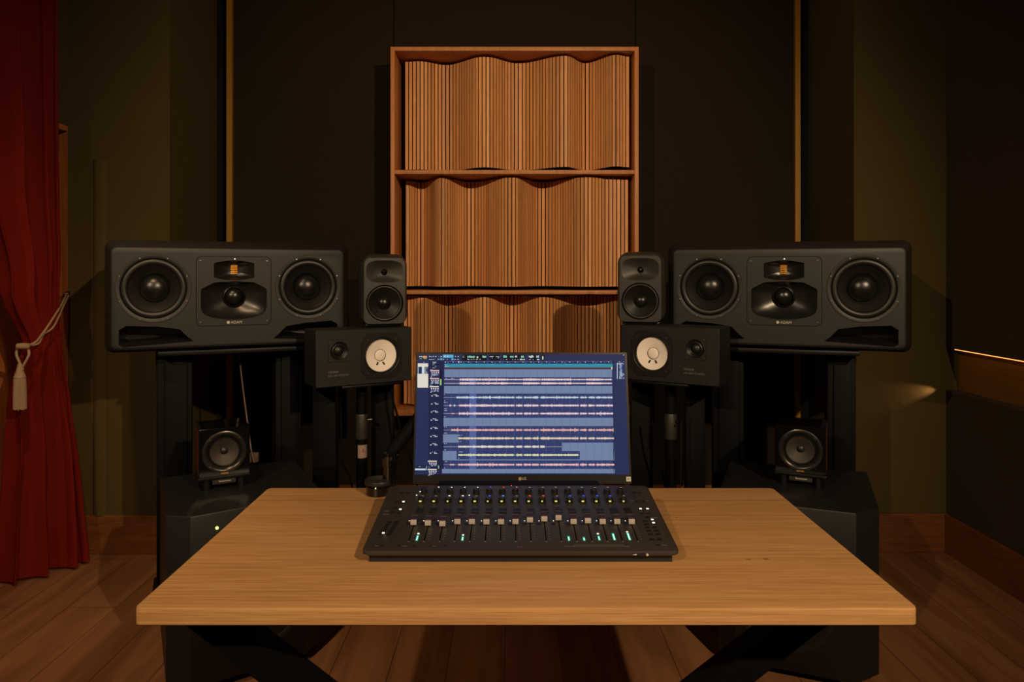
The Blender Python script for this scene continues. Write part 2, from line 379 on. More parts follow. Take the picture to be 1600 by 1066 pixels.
# ============================================================ RED CURTAIN
def lerp(tab, z):
    for (z0, v0), (z1, v1) in zip(tab, tab[1:]):
        if z0 <= z <= z1:
            t = (z-z0)/(z1-z0); t = t*t*(3-2*t); return v0+(v1-v0)*t
    return tab[0][1] if z < tab[0][0] else tab[-1][1]
cr = thing('curtain', 'floor-length red curtain gathered by a tassel rope at the left edge', 'curtain', (-1.97, 3.0, 0))
yl = [(0.0, 2.97), (0.5, 2.95), (0.9, 2.90), (1.0, 2.90), (1.25, 2.80), (1.7, 2.68), (2.5, 2.60), (3.0, 2.60)]
yr = [(0.0, 3.215), (0.3, 3.20), (0.75, 3.15), (1.0, 3.085), (1.3, 3.075), (2.0, 3.065), (3.0, 3.07)]
amp = [(0.0, 0.078), (0.5, 0.060), (1.0, 0.026), (1.4, 0.045), (3.0, 0.052)]
bm = B(); NS_, NZ = 150, 90; grid = []
for j in range(NZ+1):
    z = 0.015+(2.97-0.015)*j/NZ; row = []
    for i in range(NS_+1):
        s = i/NS_
        a = lerp(yl, z); b = lerp(yr, z); A = lerp(amp, z)
        ph = 2*PI*(3.4*s+0.25*math.sin(5*s+1.3)) + 0.6*math.sin(1.7*z+3*s)
        y = a+(b-a)*s + 0.010*math.sin(2*ph+0.6)*(0.3+0.7*min(1, abs(z-1.0)/0.6))
        x = -1.972 + A*math.sin(ph) + 0.18*A*math.sin(2.3*ph+1.0) + 0.02*math.exp(-((z-1.0)/0.12)**2)
        x += 0.018*math.sin(9*s+2*z)*max(0, 1-z) - 0.15*(1-s)**1.5*min(1, max(0, 1-z))**.7
        row.append(bm.verts.new((x+1.97, y-3.0, z)))
    grid.append(row)
for j in range(NZ):
    for i in range(NS_):
        bm.faces.new((grid[j][i], grid[j][i+1], grid[j+1][i+1], grid[j+1][i]))
o = obj('drape', bm, M['curtain'], cr, smooth=80, recalc=False)
md = o.modifiers.new('s', 'SOLIDIFY'); md.thickness = 0.004
# rope with tassel
hook = on_y(103, 459, 3.20); hook.x = -2.045; hook.y = 3.30; hook.z = CAMZ-34*3.30/F
knot = on_y(35, 543, 2.86)
rp = thing('curtain_tieback', 'beige rope tie-back with a long tassel holding the red curtain', 'tieback', tuple(knot))
def rel(pts): return [Vector(p)-knot for p in pts]
bm = B()
p1 = on_y(78, 505, 2.98); p2 = on_y(95, 478, 3.10); p0 = on_y(55, 535, 2.88); p3 = on_y(84, 510, 3.0)
tube(bm, rel(bez([knot, p0, on_y(66, 522, 2.93), p1, p2, hook])), 0.0042)
tube(bm, rel(bez([knot+Vector((0, .004, .006)), p0+Vector((0.004, 0.01, -.007)), on_y(68, 523, 2.95), p3, on_y(99, 478, 3.14), hook+Vector((0.008, 0, -.01))])), 0.0042)
tube(bm, rel(bez([on_y(27, 545, 2.87), on_y(26, 555, 2.85), on_y(33, 572, 2.85), on_y(36, 578, 2.85)])), 0.005)
tube(bm, rel(bez([on_y(44, 545, 2.86), on_y(45, 555, 2.85), on_y(36, 572, 2.85), on_y(31, 580, 2.85)])), 0.005)
obj('rope', bm, M['rope'], rp)
bm = B(); kp = Vector(on_y(36, 541, 2.85))-knot
tube(bm, [kp+Vector((-0.026, 0, 0)), kp+Vector((-0.022, 0, 0)), kp, kp+Vector((0.022, 0, 0)), kp+Vector((0.026, 0, 0))], [0.005, 0.011, 0.013, 0.011, 0.005], 14)
obj('knot', bm, M['rope'], rp)
bm = B(); tp = Vector(on_y(33, 566, 2.85)); tb = on_y(31, 640, 2.85); tx = tb-knot
zt = [tp.z-knot.z+o_ for o_ in (-0.006, -0.03, -0.055, -0.06, -0.066)]
lathe_z(bm, [(0.007, zt[0]), (0.012, zt[1]), (0.020, zt[2]), (0.022, zt[3]), (0.020, zt[4])], tx.x, tx.y, 20)
n = 26
for i in range(n):
    a = 2*PI*i/n
    tube(bm, [(tx.x+0.0185*math.cos(a), tx.y+0.0185*math.sin(a), zt[4]+0.002), (tx.x+0.0205*math.cos(a), tx.y+0.0205*math.sin(a), (zt[4]+tx.z)/2), (tx.x+0.021*math.cos(a), tx.y+0.021*math.sin(a), tx.z+random.uniform(0, .004))], 0.0028, 6)
obj('tassel', bm, M['rope'], rp)
bm = B(); hk = hook-knot
cyl(bm, hk+Vector((-0.015, 0, 0)), hk+Vector((0.012, 0, 0)), 0.006, seg=12); cyl(bm, hk+Vector((0.0, -0.012, 0.004)), hk+Vector((0.0, 0.014, 0.004)), 0.008, seg=12)
obj('hook', bm, M['chrome'], rp)

# ============================================================ SLATTED DIFFUSER
FY = 3.54
X0, X1, ZT, ZB = -0.594, 0.632, 2.4226, 0.599
df = thing('slatted_diffuser', 'tall oak wall frame holding three rows of wavy vertical wooden slats', 'wall panel', (0.019, FY, ZB))
org = Vector((0.019, FY, ZB))
def bx_rel(bm, x0, x1, y0, y1, z0, z1, bev=0): return box(bm, x0-org.x, x1-org.x, y0-org.y, y1-org.y, z0-org.z, z1-org.z, bev)
bm = B(); t = 0.020; D2 = YB-0.001
bx_rel(bm, X0, X0+t, FY, D2, ZB, ZT, .0015); bx_rel(bm, X1-t, X1, FY, D2, ZB, ZT, .0015)
bx_rel(bm, X0+t, X1-t, FY, D2, ZT-t, ZT, .0015); bx_rel(bm, X0+t, X1-t, FY, D2, ZB, ZB+0.03, .0015)
obj('frame', bm, M['frame'], df)
SH = [(1.7936, 1.8140), (1.199, 1.218)]
for a, b in SH:
    bm = B(); bx_rel(bm, X0+t, X1-t, FY+0.002, D2-0.02, a, b, .0015); obj('shelf', bm, M['frame'], df)
bm = B(); bx_rel(bm, X0+t, X1-t, D2-0.015, D2, ZB+.03, ZT-t); obj('back_board', bm, M['slot'], df)
def wave_interp(tab, x):
    for (x0, v0), (x1, v1) in zip(tab, tab[1:]):
        if x0 <= x <= x1:
            t = (x-x0)/(x1-x0); t = 0.5-0.5*math.cos(PI*t)*1.0; return v0+(v1-v0)*t
    return tab[0][1] if x < tab[0][0] else tab[-1][1]
def depth1(zy): return FY*343/(425-(60+zy/3.554))-FY
def depth2(zy): return FY*147.5/(425-(60+zy/3.554))-FY
W1 = [(112, 127), (190, 124), (335, 143), (560, 99), (745, 135), (1005, 94), (1125, 134), (1280, 88), (1350, 98)]
W2 = [(115, 797), (190, 807), (320, 782), (470, 804), (710, 780), (880, 804), (1120, 778), (1250, 785), (1350, 786)]
W3 = [(115, .10), (220, .06), (345, .20), (560, .05), (710, .19), (880, .05), (1130, .20), (1350, .09)]
rows = [([(x, min(.235, max(.02, depth1(v)))) for x, v in W1], 1.8140+.022, ZT-t-.012),
        ([(x, min(.235, max(.02, depth2(v)))) for x, v in W2], 1.218+.018, 1.7936-.012),
        (W3, ZB+.03+.012, 1.199-.010)]
for tab, z0, z1 in rows:
    bm = B(); P = []
    for k in range(0, 2401):
        zx = 107+(1356-107)*k/2400; d = wave_interp(tab, zx)
        px = 600+zx/3.554; Y = FY+d
        P.append((-0.545+(0.597+0.545)*k/2400, Y))
    L_ = [0]
    for a, b in zip(P, P[1:]): L_.append(L_[-1]+math.hypot(b[0]-a[0], b[1]-a[1]))
    tot = L_[-1]; N = round(tot/0.0203); st = tot/N; i = 0
    for q in range(N):
        s = (q+.5)*st
        while L_[i+1] < s: i += 1
        j0, j1 = max(0, i-12), min(len(P)-1, i+12)
        u = (P[j1][0]-P[j0][0], P[j1][1]-P[j0][1]); ul = math.hypot(*u); u = (u[0]/ul, u[1]/ul)
        nrm = (-u[1], u[0])
        c = (P[i][0]-org.x, P[i][1]-org.y); hw = st/2-0.0023
        sec = [(-hw+.0005, 0), (hw-.0005, 0), (hw, .0006), (hw*.45, .009), (-hw*.45, .009), (-hw, .0006)]
        loft(bm, [[Vector((c[0]+u[0]*a_+nrm[0]*b_, c[1]+u[1]*a_+nrm[1]*b_, z-org.z)) for a_, b_ in sec] for z in (z0, z1)], True, True)
    obj('slat_panel', bm, M['slat'], df)

# ============================================================ DESK
DX0, DX1, DY0, DY1, DZ = -0.640, 0.692, 1.215, 1.892, 0.740
dk = thing('desk', 'wide light wooden desk on crossed black steel legs in the foreground', 'desk', (0.026, 1.55, 0))
bm = B(); c = (0.026, 1.55)
pts = rrect(DX1-DX0, DY1-DY0, 0.012, 0, 0, 5)
cy = (DY0+DY1)/2-1.55
loft(bm, [[Vector((x*k, cy+y*k2, z)) for x, y in pts] for z, k, k2 in ((0.7085, .993, .988), (0.7115, 1, 1), (0.7365, 1, 1), (0.7392, .9985, .997), (0.740, .9955, .991))], True, True)
o = obj('tabletop', bm, M['desk'], dk)
def beam(bm, p0, p1, wdt, th):
    """flat bar from p0 to p1: wdt within the xz plane, th along y"""
    p0, p1 = Vector(p0), Vector(p1); d = (p1-p0).normalized(); nn = Vector((-d.z, 0, d.x))*wdt/2; yy = Vector((0, th/2, 0))
    loft(bm, [[p-nn-yy, p+nn-yy, p+nn+yy, p-nn+yy] for p in (p0, p1)], True, True)
for s in (-1, 1):
    bm = B(); m_ = .775; xi = lambda z: s*(.570-(.70-z)/m_); xo = lambda z: s*(.655-(.70-z)/m_); y_ = -.19+s*.031
    loft(bm, [[Vector((xi(z), y_-.03, z)), Vector((xo(z), y_-.03, z)), Vector((xo(z), y_+.03, z)), Vector((xi(z), y_+.03, z))] for z in (.70, .03)], True, True)
    obj('leg', bm, M['steel'], dk)
    bm = B(); box(bm, s*.62-.03, s*.62+.03, -.30, .31, 0.700, 0.7085); obj('mounting_plate', bm, M['steel'], dk)
    bm = B(); box(bm, -s*.25-.08, -s*.25+.08, -.26, .31, 0, 0.03, .003); obj('foot_bar', bm, M['steel'], dk)

# ============================================================ MIXING CONSOLE
CX, CY, CZ = 0.0195, 1.397, 0.7655
TILT = math.atan2(0.028, 0.333)
mc = thing('mixing_console', 'flat charcoal sixteen-fader mixing console with lit knobs on the desk', 'mixing console', (CX, CY, DZ))
MR = Matrix.Rotation(TILT, 3, 'X'); NORM = MR @ Vector((0, 0, 1)); ORG = Vector((CX, CY, CZ))
def pc(px, py):
    r = ray(px, py); t = (ORG-Vector((0, 0, CAMZ))).dot(NORM)/r.dot(NORM)
    q = MR.inverted() @ (Vector((0, 0, CAMZ))+r*t-ORG); return q.x, q.y
CL = (0, 0, CZ-DZ); CRT = (TILT, 0, 0)
bm = B(); pts = rrect(0.621, 0.337, 0.014, 0, 0.1685, 6)
loft(bm, [[Vector((x*k, 0.1685+(y-0.1685)*k, z)) for x, y in pts] for z, k in ((-0.011, .985), (-0.008, 1), (-0.0022, 1), (-0.0006, .997), (0, .992))], True, True)
panel_bm = bm
bm = B(); n0 = 0
loft(bm, [[Vector((x, 0.012, z)) for x, z in ((-.298, .0), (.298, .0), (.298, .0145), (-.298, .0145))], [Vector((x, 0.325, z)) for x, z in ((-.298, .0), (.298, .0), (.298, .042), (-.298, .042))]], True, True)
obj('base', bm, M['console_b'], mc)
# slots and print belong to the panel surface
def prect(bm, u0, u1, v0, v1, z0=0.0, z1=0.0006, mi=0): return box(bm, u0, u1, v0, v1, z0, z1, 0, 2, mi)
CHX = [-0.2048-CX+0.0307*i for i in range(16)]
bm = panel_bm
for x in CHX: prect(bm, x-0.0011, x+0.0011, 0.045, 0.150, -0.001, 0.0003, 1)
for i, x in enumerate(CHX):
    cyl(bm, (x, 0.0405, 0), (x, 0.0405, 0.0006), 0.0016, seg=10, mi=2)
    for k in range(8): prect(bm, x+0.006, x+0.0095, 0.052+0.011*k, 0.0524+0.011*k, 0, .0003, 2)
prect(bm, .085, .215, .020, .0206, 0, .0003, 2); prect(bm, .105, .205, .026, .0264, 0, .0003, 2)
for (x0, x1, y) in ((585.5, 592, 853.5), (628, 636, 853.8), (676, 681, 853.8), (1034, 1042, 852.5), (1015, 1028, 809.3), (600, 608, 799), (598, 608, 804), (986, 990, 783), (1009, 1014, 783)):
    a, v = pc(x0, y); b, _ = pc(x1, y); prect(bm, a, b, v, v+.0009, 0, .0003, 2)
obj('top_panel', bm, [M['console'], M['slot'], M['dimprint']], mc, CL, CRT)
text('avid', 0.006, M['fader_l'], mc, (pc(812, 856)[0], pc(812, 856)[1]-.002+0.0, CZ-DZ+0.0024), (TILT, 0, 0), 'maker_lettering')
caps = [.113, .110, .107, .117, .117, .116, .116, .117, .1255, .130, .136, .117, .121, .117, .117, .117]
me_cap = None
for i, x in enumerate(CHX):
    if me_cap is None:
        bm = B(); prof = [(-.011, 0), (-.011, .0050), (-.0090, .0102), (-.003, .0078), (0.003, .0078), (.0095, .0118), (.0115, .0080), (.0115, 0)]
        loft(bm, [[Vector((s, a, z)) for a, z in prof] for s in (-.0064, .0064)], True, True)
        for f in bm.faces:
            c_ = f.calc_center_median()
            f.material_index = 0 if c_.y < -0.0085 else (1 if c_.z > .005 else 0)
        prect(bm, -.0064, .0064, -.0009, .0009, .0078, .0083, 2); prect(bm, -.0064, .0064, .0095, .0108, .0106, .0122, 2)
        o = obj('fader_cap', bm, [M['fader'], M['fader_d'], M['fader_l']], mc); me_cap = o
    else:
        o = me_cap.copy(); COL.objects.link(o); o.parent = mc
    v = caps[i]+.011
    q = MR @ Vector((x, v, 0.002)); o.location = Vector(CL)+q; o.rotation_euler = CRT
# knobs: two rows of sixteen
def kn(x, v, r=.0072, h=.013, src=[None]):
    if src[0] is None:
        bm = B(); lathe_z(bm, [(.0088, 0), (.0088, .002), (.0076, .0025), (.0073, .0095), (.0060, .0108)], 0, 0, 20)
        o = obj('knob', bm, M['knob'], mc); src[0] = o
    else:
        o = src[0].copy(); COL.objects.link(o); o.parent = mc
    q = MR @ Vector((x, v, 0)); o.location = Vector(CL)+q; o.rotation_euler = CRT
for i in range(16):
    kn(CHX[i]+0.0008, 0.291); kn(CHX[i]+0.0008, 0.240)
btn_src = [None]
def button(x, v, w=.0095, d=.0065, lit=None, h=.0022):
    if btn_src[0] is None:
        bm = B(); box(bm, -.5, .5, -.5, .5, 0, 1)
        o = obj('button', bm, M['btn'], mc); btn_src[0] = o
    else:
        o = btn_src[0].copy(); COL.objects.link(o); o.parent = mc
    q = MR @ Vector((x, v, 0)); o.location = Vector(CL)+q; o.rotation_euler = CRT; o.scale = (w, d, h)
    return o
for i in range(16):
    button(CHX[i]+.0035, 0.197, .0155, .0105); button(CHX[i]+.0035, 0.182, .0155, .0105)
    button(CHX[i]-.0115, 0.1235, .0075, .0075)
lit = B()
def litrect(px, py, w, d, z=.0036):
    x, v = pc(px, py); prect(lit, x-w/2, x+w/2, v-d/2, v+d/2, 0.0022, z)
bl = [(627.6, 771), (637.5, 771.5), (621.5, 785.5), (630.5, 786), (617, 794.5), (614, 801.5), (624, 802.5), (625.6, 797.9)]
for p in bl: button(*pc(*p))
for k in range(6):
    a = k/5
    button(*pc(608.5-12.5*a, 817+19*a), .0085, .0062); button(*pc(619.5-12*a, 817+19*a), .0085, .0062)
br_ = [(990.3, 770.6), (1000, 771.2), (995.5, 784.4), (1006, 784.4), (1000.8, 797), (1011.7, 797), (1003, 803), (1013.5, 803), (1012, 809.5),
       (1008, 815.5), (1019.2, 814), (1010.5, 820.5), (1021.2, 819), (1012, 825), (1023.2, 825), (1014.5, 830.5), (1025.8, 830.5), (1016.5, 835.8), (1028.2, 835.8), (1019, 844), (1030.5, 844)]
for p in br_: button(*pc(*p), .0085, .006)
for p in ((596.8, 853.4), (623, 853.4), (647.3, 853.4), (671.6, 853.4), (695.9, 853.4), (1029, 852.4)): button(*pc(*p), .007, .004, h=.0008)
for p in ((630.5, 786), (625.6, 797.9), (599, 835), (1000.8, 797), (1011.7, 797), (1019.2, 814), (1021.2, 819)): litrect(p[0], p[1], .0052, .0038)
for i in range(16):
    x, v = pc(0, 815.9); cyl(lit, (CHX[i]-.0112, v, .0022), (CHX[i]-.0112, v, .0030), .0011, seg=10)
for px, py in ((651.0, 775.8), (733.3, 776), (656.5, 770)):
    litrect(px, py, .0028, .0022)
obj('white_lights', lit, M['led_w'], mc, CL, CRT)
def ledpart(name, m, items):
    bm = B()
    for (x, v, w, d, z0, z1) in items: box(bm, x-w/2, x+w/2, v-d/2, v+d/2, z0, z1)
    obj(name, bm, m, mc, CL, CRT)
# small lit displays at the front of each lower knob, lit index marks behind each knob
ledpart('yellow_displays', M['led_y'], [(CHX[i]+random.uniform(-.001, .001), .2300, random.choice((.0035, .005, .0055)), .0016, .0035, .0062) for i in range(16)])
ledpart('display_windows', M['glossb'], [(CHX[i], .2325, .0125, .003, 0.0, .008) for i in range(16)])
wl, bl_, rl, ol, cl_ = [], [], [], [], []
top = {0: None, 1: 'w', 2: 'w', 3: 'w', 4: 'w', 5: 'b', 6: 'r', 7: 'o'}
for i in range(16):
    k = top.get(i, 'd'); it = (CHX[i]+.004, .298, .0030 if k != 'd' else .004, .001, .0100, .0115)
    {'w': wl, 'b': bl_, 'r': rl, 'o': ol}.get(k, []).append(it)
    if k == 'd': pass
low = ['d', 'd', 'w', 'w', 'd', 'b', 'c', 'd', 'r', 'r', 'd', 'b', 'b', 'b', 'b', 'd']
for i in range(16):
    it = (CHX[i]+.003, .2465, .0045, .001, .0100, .0118)
    {'w': wl, 'b': bl_, 'r': rl, 'c': cl_}.get(low[i], []).append(it)
ledpart('white_marks', M['led_w'], wl); ledpart('blue_marks', M['led_b'], bl_); ledpart('red_marks', M['led_r'], rl); ledpart('orange_marks', M['led_o'], ol); ledpart('cyan_marks', M['led_c'], cl_)
ledpart('grey_marks', M['print'], [(CHX[i]+.004, .298, .005, .0008, .0100, .0112) for i in range(8, 16)]+[(CHX[i]+.003, .2465, .005, .0008, .0100, .0112) for i in (0, 1, 4, 7, 10, 15)])
gm, gw, gd = [], [], []
for i, lo, hi, dot in ((0, 845, 838, 834.3), (3, 845, 840, 836.5), (10, 845, 839.5, None), (11, 845, 841, None), (12, 844.5, 839, 834.5), (13, 844.2, 835, None), (14, 844.2, 834, 831.8)):
    v0, v1 = pc(0, lo)[1], pc(0, hi)[1]; x = CHX[i]+.0153
    n = 5
    gm.append((x, (v0+v1)/2, .0028 if i < 13 else .0034, abs(v1-v0), 0, .0009)); gd.append((x, (v0+v1)/2+.002, .0064, abs(v1-v0)+.008, 0, .0005))
    if dot: gw.append((x, pc(0, dot)[1], .0038, .0038, 0, .0010))
ledpart('meter_glow', M['led_gd'], gd); ledpart('green_meters', M['led_g'], gm); ledpart('meter_peaks', M['led_w'], gw)
# headphone mark and socket on the front lip
bm = B(); a = on_y(990, 867, 1.39).x-CX; b = on_y(995.5, 867, 1.39).x-CX
quad(bm, [(a, -.0006, .0185), (b, -.0006, .0175), (b, -.0006, .0205), (a, -.0006, .0190)])
cyl(bm, (on_y(1012.4, 867, 1.39).x-CX, .002, .0190), (on_y(1012.4, 867, 1.39).x-CX, -.002, .0190), .0022, seg=14)
obj('headphone_volume', bm, M['print'], mc)
bm = B(); box(bm, on_y(998, 867, 1.39).x-CX, on_y(1009, 867, 1.39).x-CX, -.0008, .004, .0165, .0210); obj('headphone_socket', bm, M['btn'], mc)

# small rack box between console and monitor
ib = thing('audio_interface', 'small black audio interface with a red light under the computer monitor', 'audio interface', (0.02, 1.785, DZ))
bm = B(); box(bm, -.20, .20, -.022, .020, 0, .0445, .002, 2); obj('case', bm, M['armblack'], ib)
bm = B(); x = on_y(799, 755, 1.765).x-.02; cyl(bm, (x, -.020, .0425), (x, -.0235, .0425), .0022, seg=12); obj('red_light', bm, glow('interface_red', (255, 70, 20), 4), ib)
bm = B(); x = on_y(728, 755, 1.765).x-.02; cyl(bm, (x, -.020, .039), (x, -.0235, .039), .0052, seg=20); obj('knob', bm, M['chrome'], ib)

# ============================================================ COMPUTER MONITOR
PT, PB = Vector((0.029, 1.902, 1.097)), Vector((0.029, 1.8247, 0.770))
e = (PT-PB); H = e.length; th = -math.atan2(e.y, e.z)
mon = thing('computer_monitor', 'black-framed computer monitor showing blue audio tracks behind the mixing console', 'monitor', (PB.x, PB.y, PB.z))
R3 = Matrix.Rotation(th, 3, 'X'); NM = R3 @ Vector((0, -1, 0)); MROT = (th, 0, 0)
def ms(zx, zy):
    px, py = 640+zx/4.4444, 540+zy/4.4444
    r = ray(px, py); t = (PB-Vector((0, 0, CAMZ))).dot(NM)/r.dot(NM)
    q = R3.inverted() @ (Vector((0, 0, CAMZ))+r*t-PB); return q.x, q.z
bm = B(); W = 0.560
loft(bm, [at(rrect(W*k, H*k, .004, 0, H/2, 3), y) for y, k in ((0.0, .996), (.0015, 1), (.018, 1), (.021, .99))], True, True)
box(bm, -.16, .16, .020, .045, .08, .26, .008)
obj('casing', bm, M['bezel'], mon, (0, 0, 0), MROT)
# screen mesh with one emissive material per colour of the picture
cols = {'bg': (34, 46, 88), 'bar': (40, 46, 84), 'gray': (116, 133, 168), 'navy': (48, 60, 108), 'teal': (44, 146, 172), 'brown': (120, 72, 48),
        'white': (225, 228, 235), 'cream': (232, 224, 210), 'pink': (236, 208, 216), 'pale': (205, 222, 232), 'salmon': (238, 178, 172), 'sand': (236, 216, 190),
        'lime': (224, 226, 184), 'lcd': (150, 226, 206), 'black': (8, 12, 24), 'cyan': (92, 176, 222), 'line': (88, 104, 148), 'dk': (26, 34, 70), 'green': (150, 200, 110), 'hl': (84, 100, 158), 'violet': (120, 110, 190), 'orange': (230, 160, 90), 'rose': (240, 190, 196)}
keys = list(cols); smats = [glow('screen_'+k, tuple(int(v*0.95) for v in cols[k]), 1.0) for k in keys]
bm = B(); LAY = [0]
def R_(x0, y0, x1, y1, c, l=1):
    a = ms(x0, y0); b = ms(x1, y0); c_ = ms(x1, y1); d = ms(x0, y1); yy = -.0003-.00012*l
    quad(bm, [(a[0], yy, a[1]), (b[0], yy, b[1]), (c_[0], yy, c_[1]), (d[0], yy, d[1])], keys.index(c))
a = ms(62, 62); b = ms(1490, 56); c_ = ms(1525, 895); d = ms(35, 897)
sx0, sx1 = min(a[0], d[0]), max(b[0], c_[0]); szt, szb = a[1], d[1]
quad(bm, [(sx0, -.0003, szb), (sx1, -.0003, szb), (sx1, -.0003, szt), (sx0, -.0003, szt)], keys.index('bg'))
def XL_(zx, zy):          # slide an x measured at the top of the screen to row zy
    k = (zy-62)/(895-62); T = ((0, -30), (62, -27), (240, -15), (1409, 15), (1490, 35), (1500, 37))
    for (x0, v0), (x1, v1) in zip(T, T[1:]):
        if x0 <= zx <= x1: return zx+k*(v0+(v1-v0)*(zx-x0)/(x1-x0))
    return zx
def R2(x0, y0, x1, y1, c, l=1): R_(XL_(x0, y0), y0, XL_(x1, y0), y1, c, l)
def words(x0, x1, y, h, c='white', l=3, seed=0, fill=.7):
    rnd = random.Random(seed+x0*7+y); x = x0
    while x < x1:
        w = rnd.uniform(2.5, 8)
        if rnd.random() < fill: R_(x, y+rnd.uniform(0, h*.3), min(x+w, x1), y+h-rnd.uniform(0, h*.3), c, l)
        x += w+1.6
R_(62, 62, 1488, 108, 'bar', 1)
words(66, 92, 74, 8, 'cream'); R_(92, 72, 120, 88, 'orange', 2); words(70, 118, 90, 5, 'green', 3)
for x in (136, 150, 164, 178, 196, 216, 316, 334): words(x, x+9, 72, 10, 'pale', 3)
R_(232, 64, 304, 86, 'cyan', 2)
for x in (240, 262, 284): words(x, x+10, 70, 10, 'cream', 3)
for x in range(136, 184, 10): words(x, x+6, 93, 8, 'pale', 3)
R_(212, 90, 228, 102, 'cyan', 2); R_(290, 90, 306, 102, 'cyan', 2)
for x in (196, 234, 254, 312, 332): words(x, x+10, 93, 7, 'pale', 3)
for x0, x1 in ((362, 536), (552, 628), (646, 802), (824, 902), (916, 936)): R_(x0, 64, x1, 106, 'black', 2)
words(368, 380, 72, 4); words(368, 380, 82, 4); words(368, 380, 94, 5)
words(402, 456, 70, 18, 'lcd', 4, fill=.95); words(466, 480, 72, 18, 'white', 4); words(506, 532, 70, 18, 'lcd', 4, fill=.95); words(402, 436, 93, 6, 'white'); words(444, 500, 93, 6, 'lime')
words(556, 582, 74, 6, 'white', 4, fill=1); words(558, 578, 84, 5, 'pale', 4); words(600, 624, 76, 5, 'pale', 4); words(604, 622, 84, 5, 'pale', 4)
for x0, x1, c in ((652, 676, 'lcd'), (698, 722, 'lcd'), (732, 746, 'white'), (774, 798, 'lcd'), (828, 862, 'white'), (880, 898, 'pale')): words(x0, x1, 68, 19, c, 4, fill=.95)
for x in (646, 670, 688, 708, 728, 748): words(x, x+8, 95, 6, 'pale', 3)
R_(766, 93, 784, 102, 'cream', 3); R_(790, 93, 799, 102, 'white', 3)
for x in (830, 848, 866): words(x, x+12, 95, 6, 'pale', 3)
R_(884, 94, 900, 102, 'pale', 3); R_(921, 74, 929, 98, 'lime', 4)
R_(1484, 64, 1489, 69, 'white', 3)
# left lists
R2(56, 108, 132, 896, 'bg', 1); R2(132, 108, 238, 896, 'dk', 1)
words(86, 112, 114, 4); words(142, 160, 113, 5); words(160, 186, 114, 5)
for y in (123, 133, 143, 153): words(160, 178+(y % 3)*4, y, 4, 'pale')
R2(59, 124, 131, 148, 'cream', 2)
for x0, x1, c in ((60, 64, 'pale'), (88, 106, 'pale'), (110, 112, 'cream')): R2(x0, 148, x1, 196, c, 2)
for y in range(152, 196, 6): words(112, 124, y, 3, 'pale', 3)
R2(59, 197, 133, 293, 'cream', 2); R2(85, 197, 86, 293, 'pale', 3)
def strip(y, c='cream'):
    x = XL_(150, y)
    R_(x-4, y, x+58, y+8, c, 2)
    for k in range(4): R_(x+4+15*k, y+13, x+12+15*k, y+21, 'white', 2)
    R_(x+4, y+25, x+58, y+30, 'violet', 2); words(int(x)+6, x+56, y+24, 6, 'pale', 3); words(int(x)+4, x+58, y+32, 7, 'pale', 3)
    words(int(x)-2, x+14, y-5, 3, 'pale', 3); words(int(x), x+12, y+42, 4, 'pale', 3)
for y, c in ((171, 'rose'), (226, 'rose'), (282, 'cream'), (800, 'sand'), (858, 'cream')): strip(y, c)
R2(216, 168, 224, 280, 'black', 2); R2(214, 234, 225, 276, 'green', 3); R2(214, 834, 220, 856, 'green', 3)
for y in (346, 402, 458, 514, 571, 628, 686, 744):
    x = XL_(172, y); words(int(x), x+26, y-6, 5, 'white', 3, fill=.9); R_(x-14, y+1, x-6, y+8, 'white', 3); R_(x+16, y+1, x+24, y+8, 'white', 3); R_(x+26, y+2, x+36, y+7, 'pale', 3)
R2(64, 836, 130, 852, 'dk', 2); words(62, 92, 840, 4, 'white', 3); R_(38, 855, 112, 866, 'pale', 3); R_(116, 838, 119, 866, 'pale', 3)
# ruler and marker lanes
R2(243, 108, 1408, 126, 'bar', 1)
for k in range(22):
    x = 246+54*k; R_(x, 113, x+5, 118, 'white', 3); words(int(x)+16, x+28, 119, 4, 'cyan', 3)
R_(246, 109, 1405, 111, 'violet', 2); R_(338, 108, 344, 122, 'white', 3)
R2(244, 128, 1409, 151, 'teal', 2); words(248, 256, 134, 3); words(248, 278, 142, 4)
R2(244, 152, 1409, 158, 'brown', 2); R2(244, 158, 1409, 165, 'dk', 2); R_(1400, 150, 1408, 166, 'lime', 3)
# edit window
R2(240, 165, 1411, 890, 'navy', 1); R_(242, 165, 1405, 222, 'gray', 2); R_(240, 280, 1407, 334, 'gray', 2); R_(236, 502, 1414, 560, 'gray', 2)
R_(233, 617, 337, 675, 'gray', 2); R_(1057, 675, 1419, 733, 'gray', 2); R_(231, 733, 326, 798, 'gray', 2); R_(1182, 733, 1421, 798, 'gray', 2); R_(326, 791, 1182, 798, 'gray', 2)
R_(225, 858, 1424, 888, 'gray', 2)
for k in range(21):
    x = 292+54.5*k
    for y0, y1, c in ((165, 222, 'line'), (280, 334, 'line'), (502, 560, 'line'), (334, 502, 'hl'), (560, 858, 'hl'), (858, 888, 'line')):
        if k < 20 or True: R2(x, y0, x+1.6, y1, c, 3)
R_(415, 165, 463, 890, 'hl', 1.5)
R2(243, 222, 1410, 226, 'dk', 3); R2(243, 276, 1410, 280, 'dk', 3)
def wavef(x0, x1, y, amp_, c, gaps=True, seed=1):
    rnd = random.Random(seed); step = 3.0; x = x0; env = 1
    G = [(725, 738), (781, 793), (845, 849), (894, 907), (1171, 1183), (1229, 1240), (1285, 1293)]
    while x < x1:
        if not (gaps and any(g0 <= x <= g1 for g0, g1 in G)):
            env += (rnd.uniform(.65, 1.05)-env)*.5
            q = amp_*env*rnd.uniform(.5, 1.15)
            if rnd.random() < .05: q *= 1.7
            R_(x, y-q, min(x+step, x1), y+q, c, 5)
        x += step
